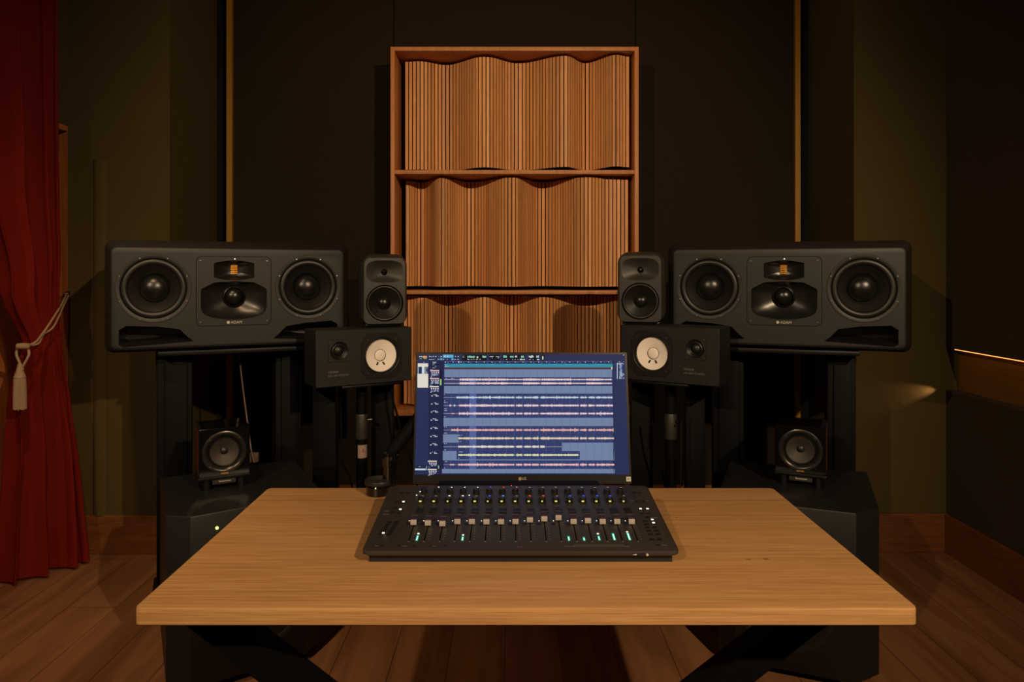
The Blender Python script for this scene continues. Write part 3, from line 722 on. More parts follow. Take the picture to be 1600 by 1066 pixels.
for y, s in ((237, 1), (263, 2)):
    R_(240, y-1.2, 1405, y+1.2, 'pink', 4)
    wavef(348, 683, y, 8.5, 'pink', False, s); wavef(683, 788, y, 4.5, 'pink', False, s); wavef(788, 908, y, 8.5, 'pink', False, s); wavef(915, 1122, y, 8, 'pink', False, s); wavef(1122, 1228, y, 4, 'pink', False, s); wavef(1228, 1340, y, 8, 'pink', False, s); wavef(1340, 1404, y, 5, 'pink', False, s)
for y, x0, x1, c, s in ((361, 325, 1409, 'pale', 3), (417, 342, 1411, 'pink', 4), (473, 342, 1412, 'pink', 5), (587, 290, 1416, 'salmon', 6), (645, 338, 1418, 'sand', 7), (703, 338, 938, 'cream', 8), (761, 338, 1178, 'lime', 9), (828, 338, 1422, 'rose', 10)):
    R_(236 if y not in (645, 761) else x0, y-.8, x1 if y != 703 else 1057, y+.8, c, 4)
    wavef(x0, x1, y, 8.5 if y > 400 else 7.5, c, True, s)
    words(240 if y not in (645, 761) else 338, 262 if y not in (645, 761) else 368, y-24, 5); words(240 if y not in (645, 761) else 338, 260 if y not in (645, 761) else 358, y+20, 4)
wavef(280, 312, 828, 5, 'rose', False, 2); wavef(278, 290, 417, 7, 'pink', False, 2); wavef(307, 318, 417, 7, 'pale', False, 2); wavef(294, 310, 473, 4, 'salmon', False, 2)
words(244, 310, 226, 5, 'white', 4)
# right list
R2(1412, 108, 1418, 890, 'dk', 2); words(1442, 1462, 111, 4); words(1484, 1490, 111, 4)
R2(1438, 120, 1442, 232, 'pale', 2); R2(1420, 120, 1421, 232, 'line', 2)
R2(1455, 120, 1474, 232, 'hl', 2)
for y in range(120, 232, 6): words(1446 if y < 135 else 1456, 1490 if y < 132 or y > 190 else 1474, y, 4, 'pale', 3, y)
R_(225, 889, 1424, 896, 'dk', 2); words(1380, 1422, 891, 3, 'line', 3)
obj('screen', bm, smats, mon, (0, 0, 0), MROT, recalc=False)
gx, gz = ms(783, 932)
text('LG', 0.0085, M['print'], mon, R3 @ Vector((gx-.0002, -.0004, gz-.0001)), (PI/2+th, 0, 0), 'maker_lettering', 'LEFT')
bm = B(); lx, lz = ms(767, 926); cyl(bm, (lx, 0, lz), (lx, -.0006, lz), .0044, seg=24)
obj('maker_emblem', bm, M['rope'], mon, (0, 0, 0), MROT)
bm = B(); a = ms(1504, 912); b = ms(1537, 944); box(bm, a[0], b[0], -.0005, 0, b[1], a[1]); o = obj('corner_sticker', bm, M['print'], mon, (0, 0, 0), MROT)
bm = B(); m_ = ((a[0]+b[0])/2, (a[1]+b[1])/2)
for r0 in (.0026,):
    quad(bm, [(m_[0]-r0, -.0008, m_[1]-r0), (m_[0]+r0, -.0008, m_[1]-r0), (m_[0]+r0, -.0008, m_[1]-r0+.0011), (m_[0]-r0, -.0008, m_[1]-r0+.0011)])
    quad(bm, [(m_[0]-r0, -.0008, m_[1]-r0), (m_[0]-r0+.001, -.0008, m_[1]-r0), (m_[0]-r0+.001, -.0008, m_[1]+r0), (m_[0]-r0, -.0008, m_[1]+r0)])
    quad(bm, [(m_[0]-.0008, -.0008, m_[1]-.0006), (m_[0]+r0, -.0008, m_[1]+.0014), (m_[0]+r0, -.0008, m_[1]+r0), (m_[0]-.0008, -.0008, m_[1]+.0014)])
obj('sticker_print', bm, M['btn'], mon, (0, 0, 0), MROT)
# monitor arm clamped at the back of the desk
ac = Vector((-0.338, 1.842, DZ))
arm = thing('monitor_arm', 'black jointed monitor arm clamped to the back left of the desk', 'monitor arm', tuple(ac))
bm = B(); lathe_z(bm, [(.030, 0), (.034, .002), (.034, .022), (.030, .026)], 0, 0, 32); obj('clamp_base', bm, M['glossb'], arm)
bm = B(); lathe_z(bm, [(.036, .026), (.037, .030), (.035, .036), (.022, .0395), (0.001, .0395)], -.002, .004, 32); obj('clamp_cap', bm, M['cone'], arm)
bm = B(); cyl(bm, (.026, .004, 0), (.026, .004, .075), .0175, seg=20); lathe_z(bm, [(.020, .072), (.021, .078), (.021, .098), (.016, .104)], .026, .004, 20); obj('post', bm, M['glossb'], arm)
e0 = Vector((.026, .008, .098)); e1 = Vector((.175, .110, .285)); d_ = (e1-e0)
bm = B(); uu = d_.normalized(); side = uu.cross(Vector((0, 1, 0))).normalized(); back = uu.cross(side)
tube(bm, [e0-uu*.004, e0+uu*.006, e0+d_*.08, e0+d_*.5, e0+d_*.92, e1-uu*.004, e1+uu*.006], [.008, .014, .0165, .0175, .0165, .014, .008], 20)
tube(bm, [e0+uu*.01-back*.013+side*.01, e1-uu*.02-back*.013+side*.01], .004)
obj('lower_arm', bm, M['armblack'], arm)
mb = Vector((.029, 1.945, .95))-ac
bm = B(); cyl(bm, e1+Vector((0, 0, -.03)), e1+Vector((0, 0, .02)), .02, seg=20)
tube(bm, [e1+Vector((0, 0, -.005)), mb+Vector((-.02, .03, 0))], .016, 12); cyl(bm, mb+Vector((0, .055, 0)), mb+Vector((0, -.012, 0)), .024, seg=20)
obj('upper_arm', bm, M['armblack'], arm)

# ============================================================ LARGE THREE-WAY SPEAKERS
def driver(parent, name, cx, cz, rout, rcone, rcap, depth, yb=0.0, cone=None, cap=None, surround=None, screws=0, rs=None, ring=True):
    """cone, roll surround, dome and trim ring of one loudspeaker driver, recessed behind the baffle at y=yb"""
    bm = B(); lathe_y(bm, [(rcone, yb+.010), (rcone*.8, yb+.010+depth*.35), (rcap*1.0, yb+.010+depth)], cx, cz)
    o = obj(name, bm, cone or M['cone'], parent, smooth=60)
    bm = B(); n = 10; a = (rout+rcone)/2; b = (rout-rcone)/2
    lathe_y(bm, [(a-b*math.cos(PI*k/n), yb+.011-b*.85*math.sin(PI*k/n)) for k in range(n+1)], cx, cz)
    obj('surround', bm, surround or M['rubber'], o, smooth=60)
    bm = B(); n = 10; hh = rcap*.62
    lathe_y(bm, [(rcap*math.cos(PI/2*k/n), yb+.010+depth*.96-hh*math.sin(PI/2*k/n)) for k in range(n+1)], cx, cz)
    obj('dust_cap', bm, cap or M['cap'], o, smooth=70)
    if ring:
        bm = B(); w_ = (rs or rout*1.1)-rout
        lathe_y(bm, [(rout-.002, yb+.012), (rout-.001, yb-.001), (rout+w_*.15, yb-.0030), (rout+w_*.9, yb-.0026), (rout+w_, yb+.0005)], cx, cz, 64)
        obj('trim_ring', bm, M['ring'], o, smooth=50)
    if screws:
        r = rout+((rs or rout*1.1)-rout)*.55
        screws_(o, [(cx+r*math.cos(2*PI*(k+.5)/screws), cz+r*math.sin(2*PI*(k+.5)/screws)) for k in range(screws)], yb, yb-.0045, .0028)
    return o
def big_speaker(loc, rz, label):
    root = thing('studio_monitor', label, 'speaker', loc, rz, 'large three-way speakers')
    W, H = 0.895, 0.400
    w1, h1, w2, h2 = W-.055, H-.024, W, H+.020
    woof = [(-.283, .238), (.283, .238)]
    holes = [circ(.119, x, z) for x, z in woof]
    mid = rrect(.276, .272, .022, 0, .226)
    port = []
    for s in (-1, 1):
        q = [(s*.400, .085), (s*.375, .100), (s*.270, .094), (s*.195, .082), (s*.165, .050), (s*.145, .034), (s*.385, .020), (s*.400, .030)]
        if s > 0: q = q[::-1]
        port.append(q)
    bm = B()
    front = rrect(w1, h1, .018, 0, H/2)
    plate(bm, front, holes+[mid]+port, 0)
    n_ = len(front)
    loft(bm, [at(rrect(w_, h_, r_, 0, H/2+dz), y) for w_, h_, r_, dz, y in ((w1, h1, .018, 0, 0), (w1+.012, h1+.006, .022, .001, .002))])
    loft(bm, [at(rrect(w_, h_, r_, 0, H/2+dz), y) for w_, h_, r_, dz, y in ((w1+.012, h1+.006, .022, .001, .002), (w2, h2, .032, .010, .022), (w2, h2, .034, .010, .06), (w2, h2, .034, .010, .37), (w2-.02, h2-.02, .03, .010, .38))], False, True, 1)
    for h_ in holes: loft(bm, [at(h_, 0), at(h_, .06)])
    bmesh.ops.remove_doubles(bm, verts=bm.verts, dist=1e-6)
    obj('cabinet', bm, [M['cab'], M['cab_side']], root)
    for q in port:
        cx_ = sum(p[0] for p in q)/len(q); cz_ = sum(p[1] for p in q)/len(q)
        bm = B(); loft(bm, [at(q, 0), at(scaled(q, .985, (cx_, cz_), .9), .010), at(scaled(q, .90, (cx_, cz_+.008), .6), .06), at(scaled(q, .86, (cx_, cz_+.008), .5), .11)], False, True)
        obj('bass_port', bm, M['horn'], root)
    for x, z in woof:
        driver(root, 'woofer', x, z, .115, .088, .052, .040, 0, screws=8, rs=.130)
    # centre plate with the two horns
    tw = [(.073*math.cos(a)*(1 if abs(math.cos(a)) < .9 else 1), .0) for a in ()]
    def lens(cx, cz, hw, ht, hb, sq=.6):
        out = []
        n = 14
        for k in range(n+1):
            u = 1-2*k/n; out.append((cx+hw*u, cz+ht*(sq+(1-sq)*(1-u*u))))
        for k in range(n+1):
            u = -1+2*k/n; out.append((cx+hw*u, cz-hb*(sq+(1-sq)*(1-u*u))))
        return out
    tl = lens(0, .307, .074, .039, .039, .72)
    ml_ = [(.119, .235), (.121, .225), (.121, .160), (.117, .150)]+[(.117*math.cos(a), .150-.036*math.sin(a)) for a in [PI*k/16 for k in range(1, 16)]]+[(-.117, .150), (-.121, .160), (-.121, .225), (-.119, .235), (-.072, .260), (0, .264), (.072, .260)]
    bm = B(); plate(bm, rrect(.272, .268, .020, 0, .226), [tl, ml_], -.001); loft(bm, [at(rrect(.272, .268, .020, 0, .226), -.001), at(mid, .003)])
    cp = obj('centre_plate', bm, M['cab'], root)
    bm = B(); c0 = rrect(.030, .044, .004, 0, .310, 6); n0 = len(tl)
    def resample(q, n):
        L_ = [0]; m = len(q)
        for i in range(m): L_.append(L_[-1]+math.hypot(q[(i+1) % m][0]-q[i][0], q[(i+1) % m][1]-q[i][1]))
        out = []; j = 0
        for k in range(n):
            s = L_[-1]*k/n
            while L_[j+1] < s: j += 1
            t_ = (s-L_[j])/max(1e-9, L_[j+1]-L_[j]); p, r_ = q[j % m], q[(j+1) % m]; out.append((p[0]+(r_[0]-p[0])*t_, p[1]+(r_[1]-p[1])*t_))
        return out
    def align(a, b):
        n = len(a); best = min(range(n), key=lambda s: sum((a[i][0]-b[(i+s) % n][0])**2+(a[i][1]-b[(i+s) % n][1])**2 for i in range(0, n, 4)))
        return [b[(i+best) % n] for i in range(n)]
    A = resample(tl, 60); Bq = align(A, resample(c0, 60)); mixp = lambda a, b, t: [(p[0]+(q[0]-p[0])*t, p[1]+(q[1]-p[1])*t) for p, q in zip(a, b)]
    loft(bm, [at(A, -.001), at(mixp(A, Bq, .12), .006), at(mixp(A, Bq, .55), .020), at(Bq, .030)], False, True)
    th_ = obj('tweeter_horn', bm, M['horn'], cp, smooth=50)
    bm = B()
    for k in range(5): box(bm, -.0125, .0125, .0265, .0295, .2935+.0072*k, .2975+.0072*k)
    obj('gold_ribbon', bm, M['ribbon'], cp)
    A = resample(ml_[::-1], 60); Bq = align(A, resample(circ(.044, 0, .203), 60))
    bm = B(); loft(bm, [at(A, -.001), at(mixp(A, Bq, .08), .005), at(mixp(A, Bq, .6), .022), at(Bq, .032)])
    mh = obj('midrange_horn', bm, M['horn'], cp, smooth=50)
    bm = B(); lathe_y(bm, [(.044, .032), (.043, .028), (.037, .026), (.0345, .034)], 0, .203); lathe_y(bm, [(.0345*math.cos(PI/2*k/10), .036-.024*math.sin(PI/2*k/10)) for k in range(11)], 0, .203)
    obj('midrange_dome', bm, M['cap'], cp, smooth=60)
    screws_(cp, ((-.122, .345), (.122, .345), (-.122, .107), (.122, .107)), 0, -.003, .0026)
    bm = B(); cyl(bm, (.002, 0, .352), (.002, -.003, .352), .0024, seg=10); obj('power_light', bm, glow('power_white', (255, 250, 240), 1.6), cp)
    text('ADAM', .0145, M['print'], cp, (.008, -.0016, .0985), name='maker_lettering')
    bm = B(); cyl(bm, (-.022, 0, .1035), (-.022, -.0022, .1035), .0062, seg=6); obj('maker_emblem', bm, M['print'], cp)
    return root
spL = big_speaker((-1.0855, 2.815, 1.009), math.radians(23.6), 'left wide black three-way speaker with gold ribbon tweeter, nearer the red curtain')
spR = big_speaker((1.0685, 2.805, 1.009), math.radians(-19.3), 'right wide black three-way speaker with gold ribbon tweeter, nearer the glowing wall strip')

# stands of the large speakers
def big_stand(loc, rz, label):
    r = thing('speaker_stand', label, 'speaker stand', loc, rz, 'stands of the large speakers')
    bm = B(); box(bm, -.27, .27, -.004, .30, .990, 1.008, .003); obj('top_plate', bm, M['steel2'], r)
    for x, w_ in ((-.215, .064), (.215, .052)):
        bm = B(); box(bm, x-w_, x+w_, .10, .24, .02, .990, .006); box(bm, x-w_*.55, x+w_*.72, .088, .10, .03, .985, .004)
        obj('column', bm, M['steel'], r)
    bm = B(); box(bm, -.30, .30, .0, .36, 0, .022, .004); obj('base_plate', bm, M['steel2'], r)
    return r
big_stand((-1.0855, 2.815, 0), math.radians(23.6), 'black twin-column stand under the left wide speaker, beside the curtain')
big_stand((1.0685, 2.805, 0), math.radians(-19.3), 'black twin-column stand under the right wide speaker')

# ============================================================ WHITE-CONE NEAR-FIELD SPEAKERS
def ns_speaker(loc, rz, sgn, label):
    r = thing('nearfield_speaker', label, 'speaker', loc, rz, 'white-cone speakers')
    W, H = .390, .215; wx, wz = sgn*.066, .107; tx_, tz = -sgn*.106, .136
    bm = B(); wh = circ(.0760, wx, wz); th_ = circ(.032, tx_, tz, 32)
    plate(bm, rrect(W-.004, H-.004, .002, 0, H/2, 2), [wh, th_], 0)
    loft(bm, [at(rrect(W_, H_, .002, 0, H/2, 2), y) for W_, H_, y in ((W-.004, H-.004, 0), (W, H, .002), (W, H, .15))], False, True)
    loft(bm, [at(wh, 0), at(wh, .04)]); loft(bm, [at(th_, 0), at(th_, .02)], False, True)
    obj('cabinet', bm, M['ns'], r)
    c8 = [(-.086, -.050), (-.060, -.080), (.060, -.080), (.086, -.050), (.086, .050), (.060, .080), (-.060, .080), (-.086, .050)]
    o8 = [(wx+a*.97, wz+b*1.09) for a, b in c8]
    bm = B(); plate(bm, o8, [circ(.0745, wx, wz)], -.004); loft(bm, [at(o8, -.004), at(scaled(o8, 1.01, (wx, wz)), 0)])
    wf = obj('woofer', bm, M['rubber'], r)
    bm = B(); lathe_y(bm, [(.0755, -.004), (.0740, -.0075), (.0715, -.006), (.0700, .004)], wx, wz); n = 8
    lathe_y(bm, [(.0665-.0035*math.cos(PI*k/n), .004-.005*math.sin(PI*k/n)) for k in range(n+1)], wx, wz); obj('surround', bm, M['ring'], wf, smooth=60)
    bm = B(); lathe_y(bm, [(.0650, .0030), (.045, .009), (.0225, .015)], wx, wz); obj('white_cone', bm, M['white_cone'], wf, smooth=60)
    bm = B(); lathe_y(bm, [(.0225*math.cos(PI/2*k/8), .0148-.005*math.sin(PI/2*k/8)) for k in range(9)], wx, wz); obj('dust_cap', bm, M['white_cone'], wf, smooth=60)
    bm = B(); lathe_y(bm, [(.0240, .0150), (.0232, .0128), (.0222, .0145)], wx, wz)
    for s in (-1, 1):
        tube(bm, [(wx+s*.0100, .0125, wz-.027), (wx+s*.0165, .0100, wz-.0370)], .0034, 8)
    obj('lead_wires', bm, M['rubber'], wf)
    screws_(wf, [(wx+a, wz+b) for a, b in ((-.058, -.064), (.058, -.064), (-.058, .064), (.058, .064))], -.003, -.0065, .0028)
    bm = B(); tpl = rrect(.082, .082, .006, tx_, tz, 3); plate(bm, tpl, [circ(.036, tx_, tz, 32)], -.003); loft(bm, [at(tpl, -.003), at(scaled(tpl, 1.02, (tx_, tz)), 0)])
    tw_ = obj('tweeter', bm, M['ring'], r)
    screws_(tw_, [(tx_+a, tz+b) for a, b in ((-.034, -.034), (.034, -.034), (-.034, .034), (.034, .034))], -.001, -.0055, .0024)
    bm = B(); lathe_y(bm, [(.036, -.003), (.0345, -.0045), (.033, -.003), (.026, .003), (.0225, .001), (.020, .003)], tx_, tz); lathe_y(bm, [(.019*math.cos(PI/2*k/8), .006-.012*math.sin(PI/2*k/8)) for k in range(9)], tx_, tz)
    obj('tweeter_dome', bm, M['rubber'], tw_, smooth=50)
    tcx = -sgn*.106-.042 if sgn > 0 else .106-.045
    text('YAMAHA', .0125, M['dimprint'], r, (tcx, -.0006, .052), name='maker_lettering', align='LEFT', sx=.78)
    text('NS-10M STUDIO', .0095, M['dimprint'], r, (tcx, -.0006, .039), name='model_lettering', align='LEFT', sx=1.18)
    return r
nsL = (-.565, 2.790, .873); nsR = (.604, 2.750, .885)
aL, aR = math.radians(32), math.radians(-32)
ns_speaker(nsL, aL, 1, 'left black speaker on its side with a white cone, under a small upright speaker')
ns_speaker(nsR, aR, -1, 'right black speaker on its side with a white cone, under a small upright speaker')

# ============================================================ SMALL UPRIGHT SPEAKERS
def gen_speaker(loc, rz, label):
    r = thing('compact_speaker', label, 'speaker', loc, rz, 'rounded grey speakers')
    W, H = .192, .284; H0 = .006
    wf = circ(.0745, 0, .088); wg = [(x, z) for x, z in circ(.078, 0, .211, 48, .052)]
    sg = lambda v: math.copysign(abs(v)**.62, v)
    wg = [(.0735*sg(math.cos(2*PI*i/48)), .2155+.0445*sg(math.sin(2*PI*i/48))) for i in range(48)]
    def barrel(w, h, r_, cz):
        return [(x*(1-.07*max(0, (z-cz)/(h/2))**2-.05*max(0, (cz-z)/(h/2))**2), z+(.008*(1-(x/(w/2))**2) if z > cz+h*.3 else 0)) for x, z in rrect(w, h, r_, 0, cz, 8)]
    fr = barrel(.170, .258, .020, .137)
    bm = B(); plate(bm, fr, [wf, wg], 0)
    loft(bm, [at(barrel(w_, h_, r_, .137+dz), y) for w_, h_, r_, dz, y in ((.170, .258, .020, 0, 0), (.175, .264, .024, .0005, .002), (.188, .274, .034, .003, .020), (.196, .280, .042, .004, .06), (.194, .278, .045, .004, .12), (.176, .262, .05, .003, .17), (.14, .23, .05, .002, .19))], False, True)
    loft(bm, [at(wf, 0), at(wf, .03)])
    rings = []
    for t, y in ((0, 0), (.15, .004), (.4, .012), (.7, .019), (.86, .021)):
        c = circ(.0125, 0, .213, 48)
        rings.append(at([(a[0]+(b[0]-a[0])*t/.86, a[1]+(b[1]-a[1])*t/.86) for a, b in zip(wg, c)], y))
    loft(bm, rings)
    obj('cabinet', bm, M['gen'], r, smooth=42)
    bm = B(); lathe_y(bm, [(.013, .021), (.012, .0195), (.0105, .022)], 0, .213, 24); lathe_y(bm, [(.0105*math.cos(PI/2*k/8), .022-.009*math.sin(PI/2*k/8)) for k in range(9)], 0, .213, 24)
    obj('tweeter', bm, M['glossb'], r, smooth=60)
    driver(r, 'woofer', 0, .088, .072, .060, .026, .020, 0.0, cone=M['rubber'], cap=M['cap'], ring=False)
    bm = B(); lathe_y(bm, [(.0750, -.0002), (.0747, -.0012), (.0735, -.001), (.072, .006), (.072, .012)], 0, .088, 64); obj('trim_ring', bm, M['rubber'], r)
    bm = B(); cyl(bm, (.060, 0, .018), (.060, -.001, .018), .0015, seg=8); obj('indicator', bm, M['screw'], r)
    bm = B(); box(bm, -.075, .075, .02, .15, -.004, .006, .003); obj('rubber_foot', bm, M['rubber'], r)
    return r
def off(base, a, dx, dy, z):
    return (base[0]+math.cos(a)*dx-math.sin(a)*dy, base[1]+math.sin(a)*dx+math.cos(a)*dy, z)
g = gen_speaker((-.502, 2.858, 1.096), math.radians(17), 'left small grey upright speaker with rounded cabinet, on top of a white-cone speaker')
g = gen_speaker((.513, 2.842, 1.105), math.radians(-15), 'right small grey upright speaker with rounded cabinet, on top of a white-cone speaker')

# stands of the near-field speakers
def ns_stand(base, a, zt, pole_px, plate_dx, label, colx, cord):
    r = thing('speaker_stand', label, 'speaker stand', (base[0], base[1], 0), a, 'stands of the white-cone speakers')
    bm = B(); box(bm, plate_dx-.125, plate_dx+.125, -.006, .15, zt-.011, zt-.001, .002); obj('top_plate', bm, M['steel2'], r)
    Mi = Matrix.Rotation(-a, 3, 'Z')
    yp = base[1]+.085; pw = Vector(((pole_px-798)*yp/F, yp, 0)); q = Mi @ (pw-Vector((base[0], base[1], 0)))
    bm = B(); cyl(bm, (q.x, q.y, .03), (q.x, q.y, zt-.011), .0215, seg=24); p = obj('pole', bm, M['steel'], r)
    zc = CAMZ-(665-425)*yp/F
    bm = B(); lathe_z(bm, [(.023, zc-.052), (.0245, zc-.046), (.0245, zc+.042), (.022, zc+.048)], q.x, q.y, 24); obj('clutch', bm, M['gen'], p)
    bm = B(); cyl(bm, (q.x+.02, q.y-.006, zc+.022), (q.x+.040, q.y-.012, zc+.022), .006, seg=12); cyl(bm, (q.x+.032, q.y-.02, zc+.010), (q.x+.032, q.y-.024, zc+.010), .005, seg=12); obj('clamp_screw', bm, M['chrome'], p)
    if cord:
        bm = B(); zs = CAMZ-(704-425)*yp/F
        for k in range(8):
            a0, a1 = PI*(1.15+.7*k/8), PI*(1.15+.7*(k+1)/8)
            quad(bm, [(q.x+.0219*math.cos(t_), q.y+.0219*math.sin(t_), z_) for t_, z_ in ((a0, zs-.026), (a1, zs-.026), (a1, zs+.026), (a0, zs+.026))])
        stc = obj('sticker', bm, mat('sticker_grey', (150, 125, 115), .6), p)
        bm = B(); zz = [(-.010, -.002), (-.005, .004), (-.003, .012), (0, -.004), (.003, .003), (.006, -.006), (.011, -.006)]
        tube(bm, [(q.x+x_, q.y-.0215+abs(x_)*.25, zs+z_) for x_, z_ in zz], .0012, 6); obj('sticker_print', bm, mat('sticker_dark_red', (90, 20, 15), .6), p)
    bm = B(); lathe_z(bm, [(.14, 0), (.14, .008), (.12, .014), (.03, .030), (.022, .05)], q.x, q.y, 40); obj('base', bm, M['steel2'], r)
    for x0, x1, yw in colx:
        X0_, X1_ = (x0-798)*yw/F, (x1-798)*yw/F
        qa = Mi @ (Vector((X0_, yw, 0))-Vector((base[0], base[1], 0))); qb = Mi @ (Vector((X1_, yw, 0))-Vector((base[0], base[1], 0)))
        cc = ((qa+qb)/2); bm = B(); obox(bm, (cc.x, cc.y), (qb-qa)[:2], (qb-qa).length/2, .02, .0, zt-.012, .004); obj('flat_column', bm, M['steel'], r)
    return r
ns_stand(nsL, aL, .873, 565, .03, 'left black pole stand with a small sticker, under the white-cone speaker', [(490, 527, 2.93), (581, 615, 2.97)], True)
ns_stand(nsR, aR, .885, 1048, -.045, 'right black pole stand without a sticker, under the white-cone speaker', [(985, 1019, 2.99), (1070, 1100, 2.90)], False)

# ============================================================ SUBWOOFERS
def subwoofer(c1, c0, u, wdt, dep, label, s, led, v=None):
    """c1: corner where front face meets the chamfer, c0: outer end of the chamfer, u: direction along the front"""
    c1, c0, u = Vector(c1), Vector(c0), Vector(u).normalized(); nv = Vector((-u.y, u.x)) if s < 0 else Vector((u.y, -u.x)); v = Vector(v).normalized() if v else nv
    pts = [c1, c1+u*(wdt-.06), c1+u*wdt+v*.05, c1+u*wdt+v*dep, c0+v*(dep-.05), c0]
    ctr = sum(pts, Vector((0, 0)))/6
    r = thing('subwoofer', label, 'subwoofer', (ctr.x, ctr.y, 0), 0, 'subwoofers')
    bm = B(); P = [p-ctr for p in pts]
    loft(bm, [[Vector((p.x*k, p.y*k, z)) for p in P] for z, k in ((.03, .98), (.036, 1), (.556, 1), (.560, .992))], True, True)
    obj('cabinet', bm, M['sub'], r)
    for p in (P[0], P[1], P[3], P[4]):
        bm = B(); q = p*.86; lathe_z(bm, [(.022, 0), (.024, .004), (.020, .031)], q.x, q.y, 20); obj('foot', bm, M['chrome'], r)
    fr = Vector((c1.x+u.x*wdt*.5, c1.y+u.y*wdt*.5))-ctr; nn = -nv
    rot = math.atan2(u.y, u.x) if s < 0 else math.atan2(-u.y, -u.x)
    bm = B(); lathe_y(bm, [(.150, 0), (.150, -.004), (.142, -.006), (.130, .001)], 0, 0, 48); lathe_y(bm, [(.130, .001), (.06, .0005), (.001, -.003)], 0, 0, 48)
    o = obj('driver', bm, M['rubber'], r, (fr.x+nn.x*.001, fr.y+nn.y*.001, .24), (0, 0, rot), smooth=60)
    if led:
        D = led; bm = B(); q = D-Vector((ctr.x, ctr.y, 0)); cyl(bm, q+Vector((-nn.x, -nn.y, 0))*.002, q+Vector((nn.x, nn.y, 0))*.003, .0045, seg=12)
        obj('power_light', bm, glow('power_green', (235, 255, 120), 3), r)
    return r
uL = Vector((.149, .105)).normalized()
# the point of the left front face that the power light sits on
rr = ray(339, 825); c1 = Vector((-.979, 2.19)); t_ = (c1.x*(-uL.y)+c1.y*uL.x)/(rr.x*(-uL.y)+uL.x)
subwoofer((-.979, 2.19), (-1.062, 2.208), (.149, .105), .42, .50, 'left black box subwoofer with a small green power light, beside the desk', -1, Vector((rr.x*t_, t_, CAMZ+rr.z*t_)), (-.47, .88))
subwoofer((1.071, 2.222), (1.167, 2.271), (-.155, .063), .42, .50, 'right black box subwoofer beside the desk, on the side away from the curtain', 1, None)

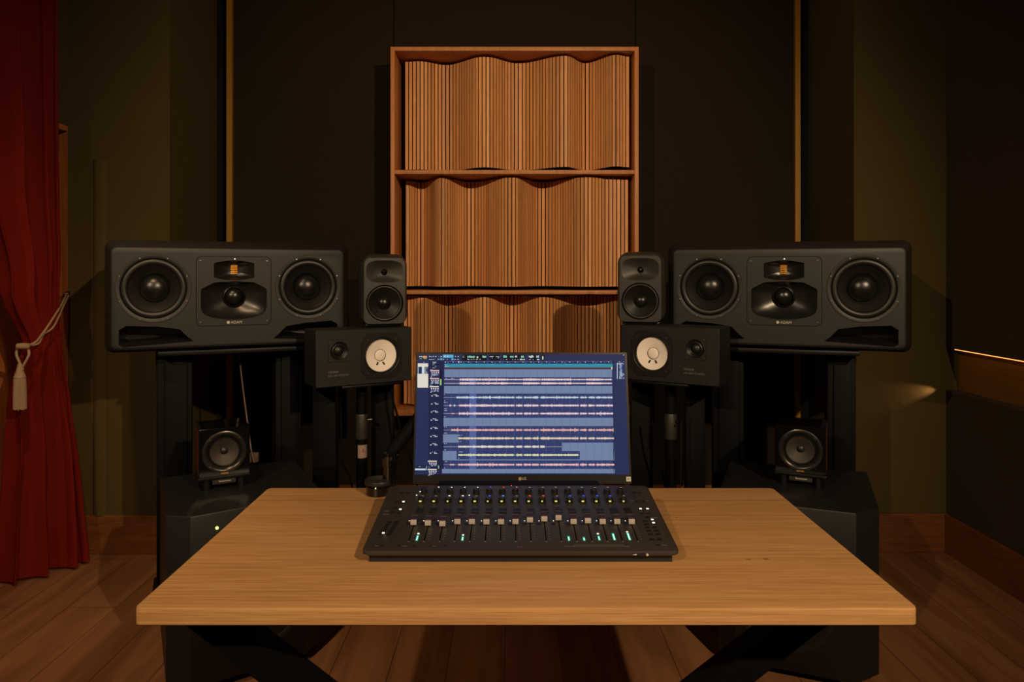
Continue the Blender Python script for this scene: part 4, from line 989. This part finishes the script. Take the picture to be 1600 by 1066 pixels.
# ============================================================ CUBE SPEAKERS
def cube_speaker(loc, rz, label):
    r = thing('cube_speaker', label, 'speaker', loc, rz, 'little cube speakers')
    S = .165; z0 = .046
    bm = B(); hl = circ(.072, 0, z0+S/2)
    plate(bm, rrect(S-.004, S-.004, .003, 0, z0+S/2, 2), [hl], 0)
    loft(bm, [at(rrect(a_, a_, .003, 0, z0+S/2, 2), y) for a_, y in ((S-.004, 0), (S, .002), (S, .16))], False, True); loft(bm, [at(hl, 0), at(hl, .03)])
    obj('cabinet', bm, M['glossb'], r)
    for s in (-1, 1):
        bm = B(); box(bm, s*S/2-.001, s*S/2+.001, .012, .155, z0+.006, z0+S-.006); obj('side_panel', bm, M['cube_side'], r)
    bm = B(); lathe_y(bm, [(.0725, .001), (.0720, -.004), (.066, -.0065), (.060, -.004), (.054, .003), (.0525, .008)], 0, z0+S/2, 64); ri = obj('driver', bm, M['mixring'], r, smooth=50)
    bm = B(); lathe_y(bm, [(.0525, .006), (.050, .002), (.0465, .006)], 0, z0+S/2, 48); obj('surround', bm, M['rubber'], ri, smooth=60)
    bm = B(); lathe_y(bm, [(.0465, .006), (.03, .013), (.012, .020)], 0, z0+S/2, 48); obj('cone', bm, M['mixcone'], ri, smooth=60)
    bm = B(); lathe_y(bm, [(.013*math.cos(PI/2*k/8), .020-.009*math.sin(PI/2*k/8)) for k in range(9)], 0, z0+S/2, 32); obj('dust_cap', bm, M['cone'], ri, smooth=60)
    screws_(ri, [(.0655*math.cos(PI/4+PI/2*k), z0+S/2+.0655*math.sin(PI/4+PI/2*k)) for k in range(4)], -.004, -.0085, .0026)
    bm = B(); box(bm, -.012, .012, -.007, -.003, z0+.009, z0+.0125); obj('badge', bm, mat('badge_gold', (200, 150, 80), .35, .6), r)
    st_ = obj('stand', box(B(), -.085, .085, .004, .150, .034, .0455, .003), M['steel2'], r)
    for x in (-.056, .056):
        for y in (.022, .132):
            bm = B(); cyl(bm, (x, y, 0), (x, y, .034), .0145, seg=20); obj('foot', bm, M['steel2'], st_)
    bm = B(); box(bm, -.038, .038, .012, .018, .016, .034, .001); obj('name_bar', bm, M['gen'], st_)
    bm = B(); x = -.016
    while x < .020: box(bm, x, x+.0028, .0112, .0122, .0235, .0262 if x > -.015 else .028); x += .0038
    obj('bar_lettering', bm, M['print'], st_)
    return r
cube_speaker((-.988, 2.475, .560), math.radians(27), 'left little black cube speaker with one round driver, on the subwoofer with the green light')
cube_speaker((1.010, 2.500, .560), math.radians(-25), 'right little black cube speaker with one round driver, on the subwoofer')

# ============================================================ CABLES
def cable(name, pts, r, m, label, g=None):
    p = [Vector(q) for q in bez(pts)]; o0 = p[-1]
    bm = B(); tube(bm, [q-o0 for q in p], r); o = obj(name, bm, m, loc=tuple(o0)); tag(o, label, 'cable', g); return o
cable('power_cable', [on_y(373, 548, 3.0), on_y(380, 610, 2.98), on_y(386, 655, 2.96), on_y(392, 700, 2.94), on_y(397, 723, 2.93)], .0035, M['cable_b'], 'thin brown cable hanging below the left wide speaker')
bm = B(); p = on_y(394, 716, 2.95); box(bm, -.024, .024, -.004, .02, -.018, .020, .003)
tag(obj('power_plug', bm, M['card'], loc=tuple(p), rot=(0, 0, .1)), 'small brown plug at the end of the cable below the left wide speaker', 'plug')
cable('speaker_cable', [on_y(610, 600, 2.90), on_y(614, 625, 2.88), on_y(621, 650, 2.86), on_y(630, 690, 2.84), on_y(640, 712, 2.82), on_y(652, 760, 2.8)], .0045, M['cable'], 'black cable sloping down between the left pole stand and the monitor')
cable('speaker_cable', [on_y(531, 603, 2.86), on_y(533, 660, 2.86), on_y(534, 718, 2.86), on_y(545, 742, 2.86), on_y(552, 768, 2.83)], .004, M['cable'], 'black cable hanging left of the left pole stand and curving towards its pole')
cable('speaker_cable', [on_y(1053, 603, 2.80), on_y(1060, 622, 2.80), on_y(1066, 645, 2.80), on_y(1067, 700, 2.80), on_y(1066, 760, 2.80)], .004, M['cable'], 'black cable hanging right of the right pole stand')
cable('speaker_cable', [on_y(1019, 655, 2.86), on_y(1024, 690, 2.86), on_y(1032, 722, 2.86), on_y(1040, 765, 2.86)], .004, M['cable'], 'black cable sloping down left of the right pole stand')
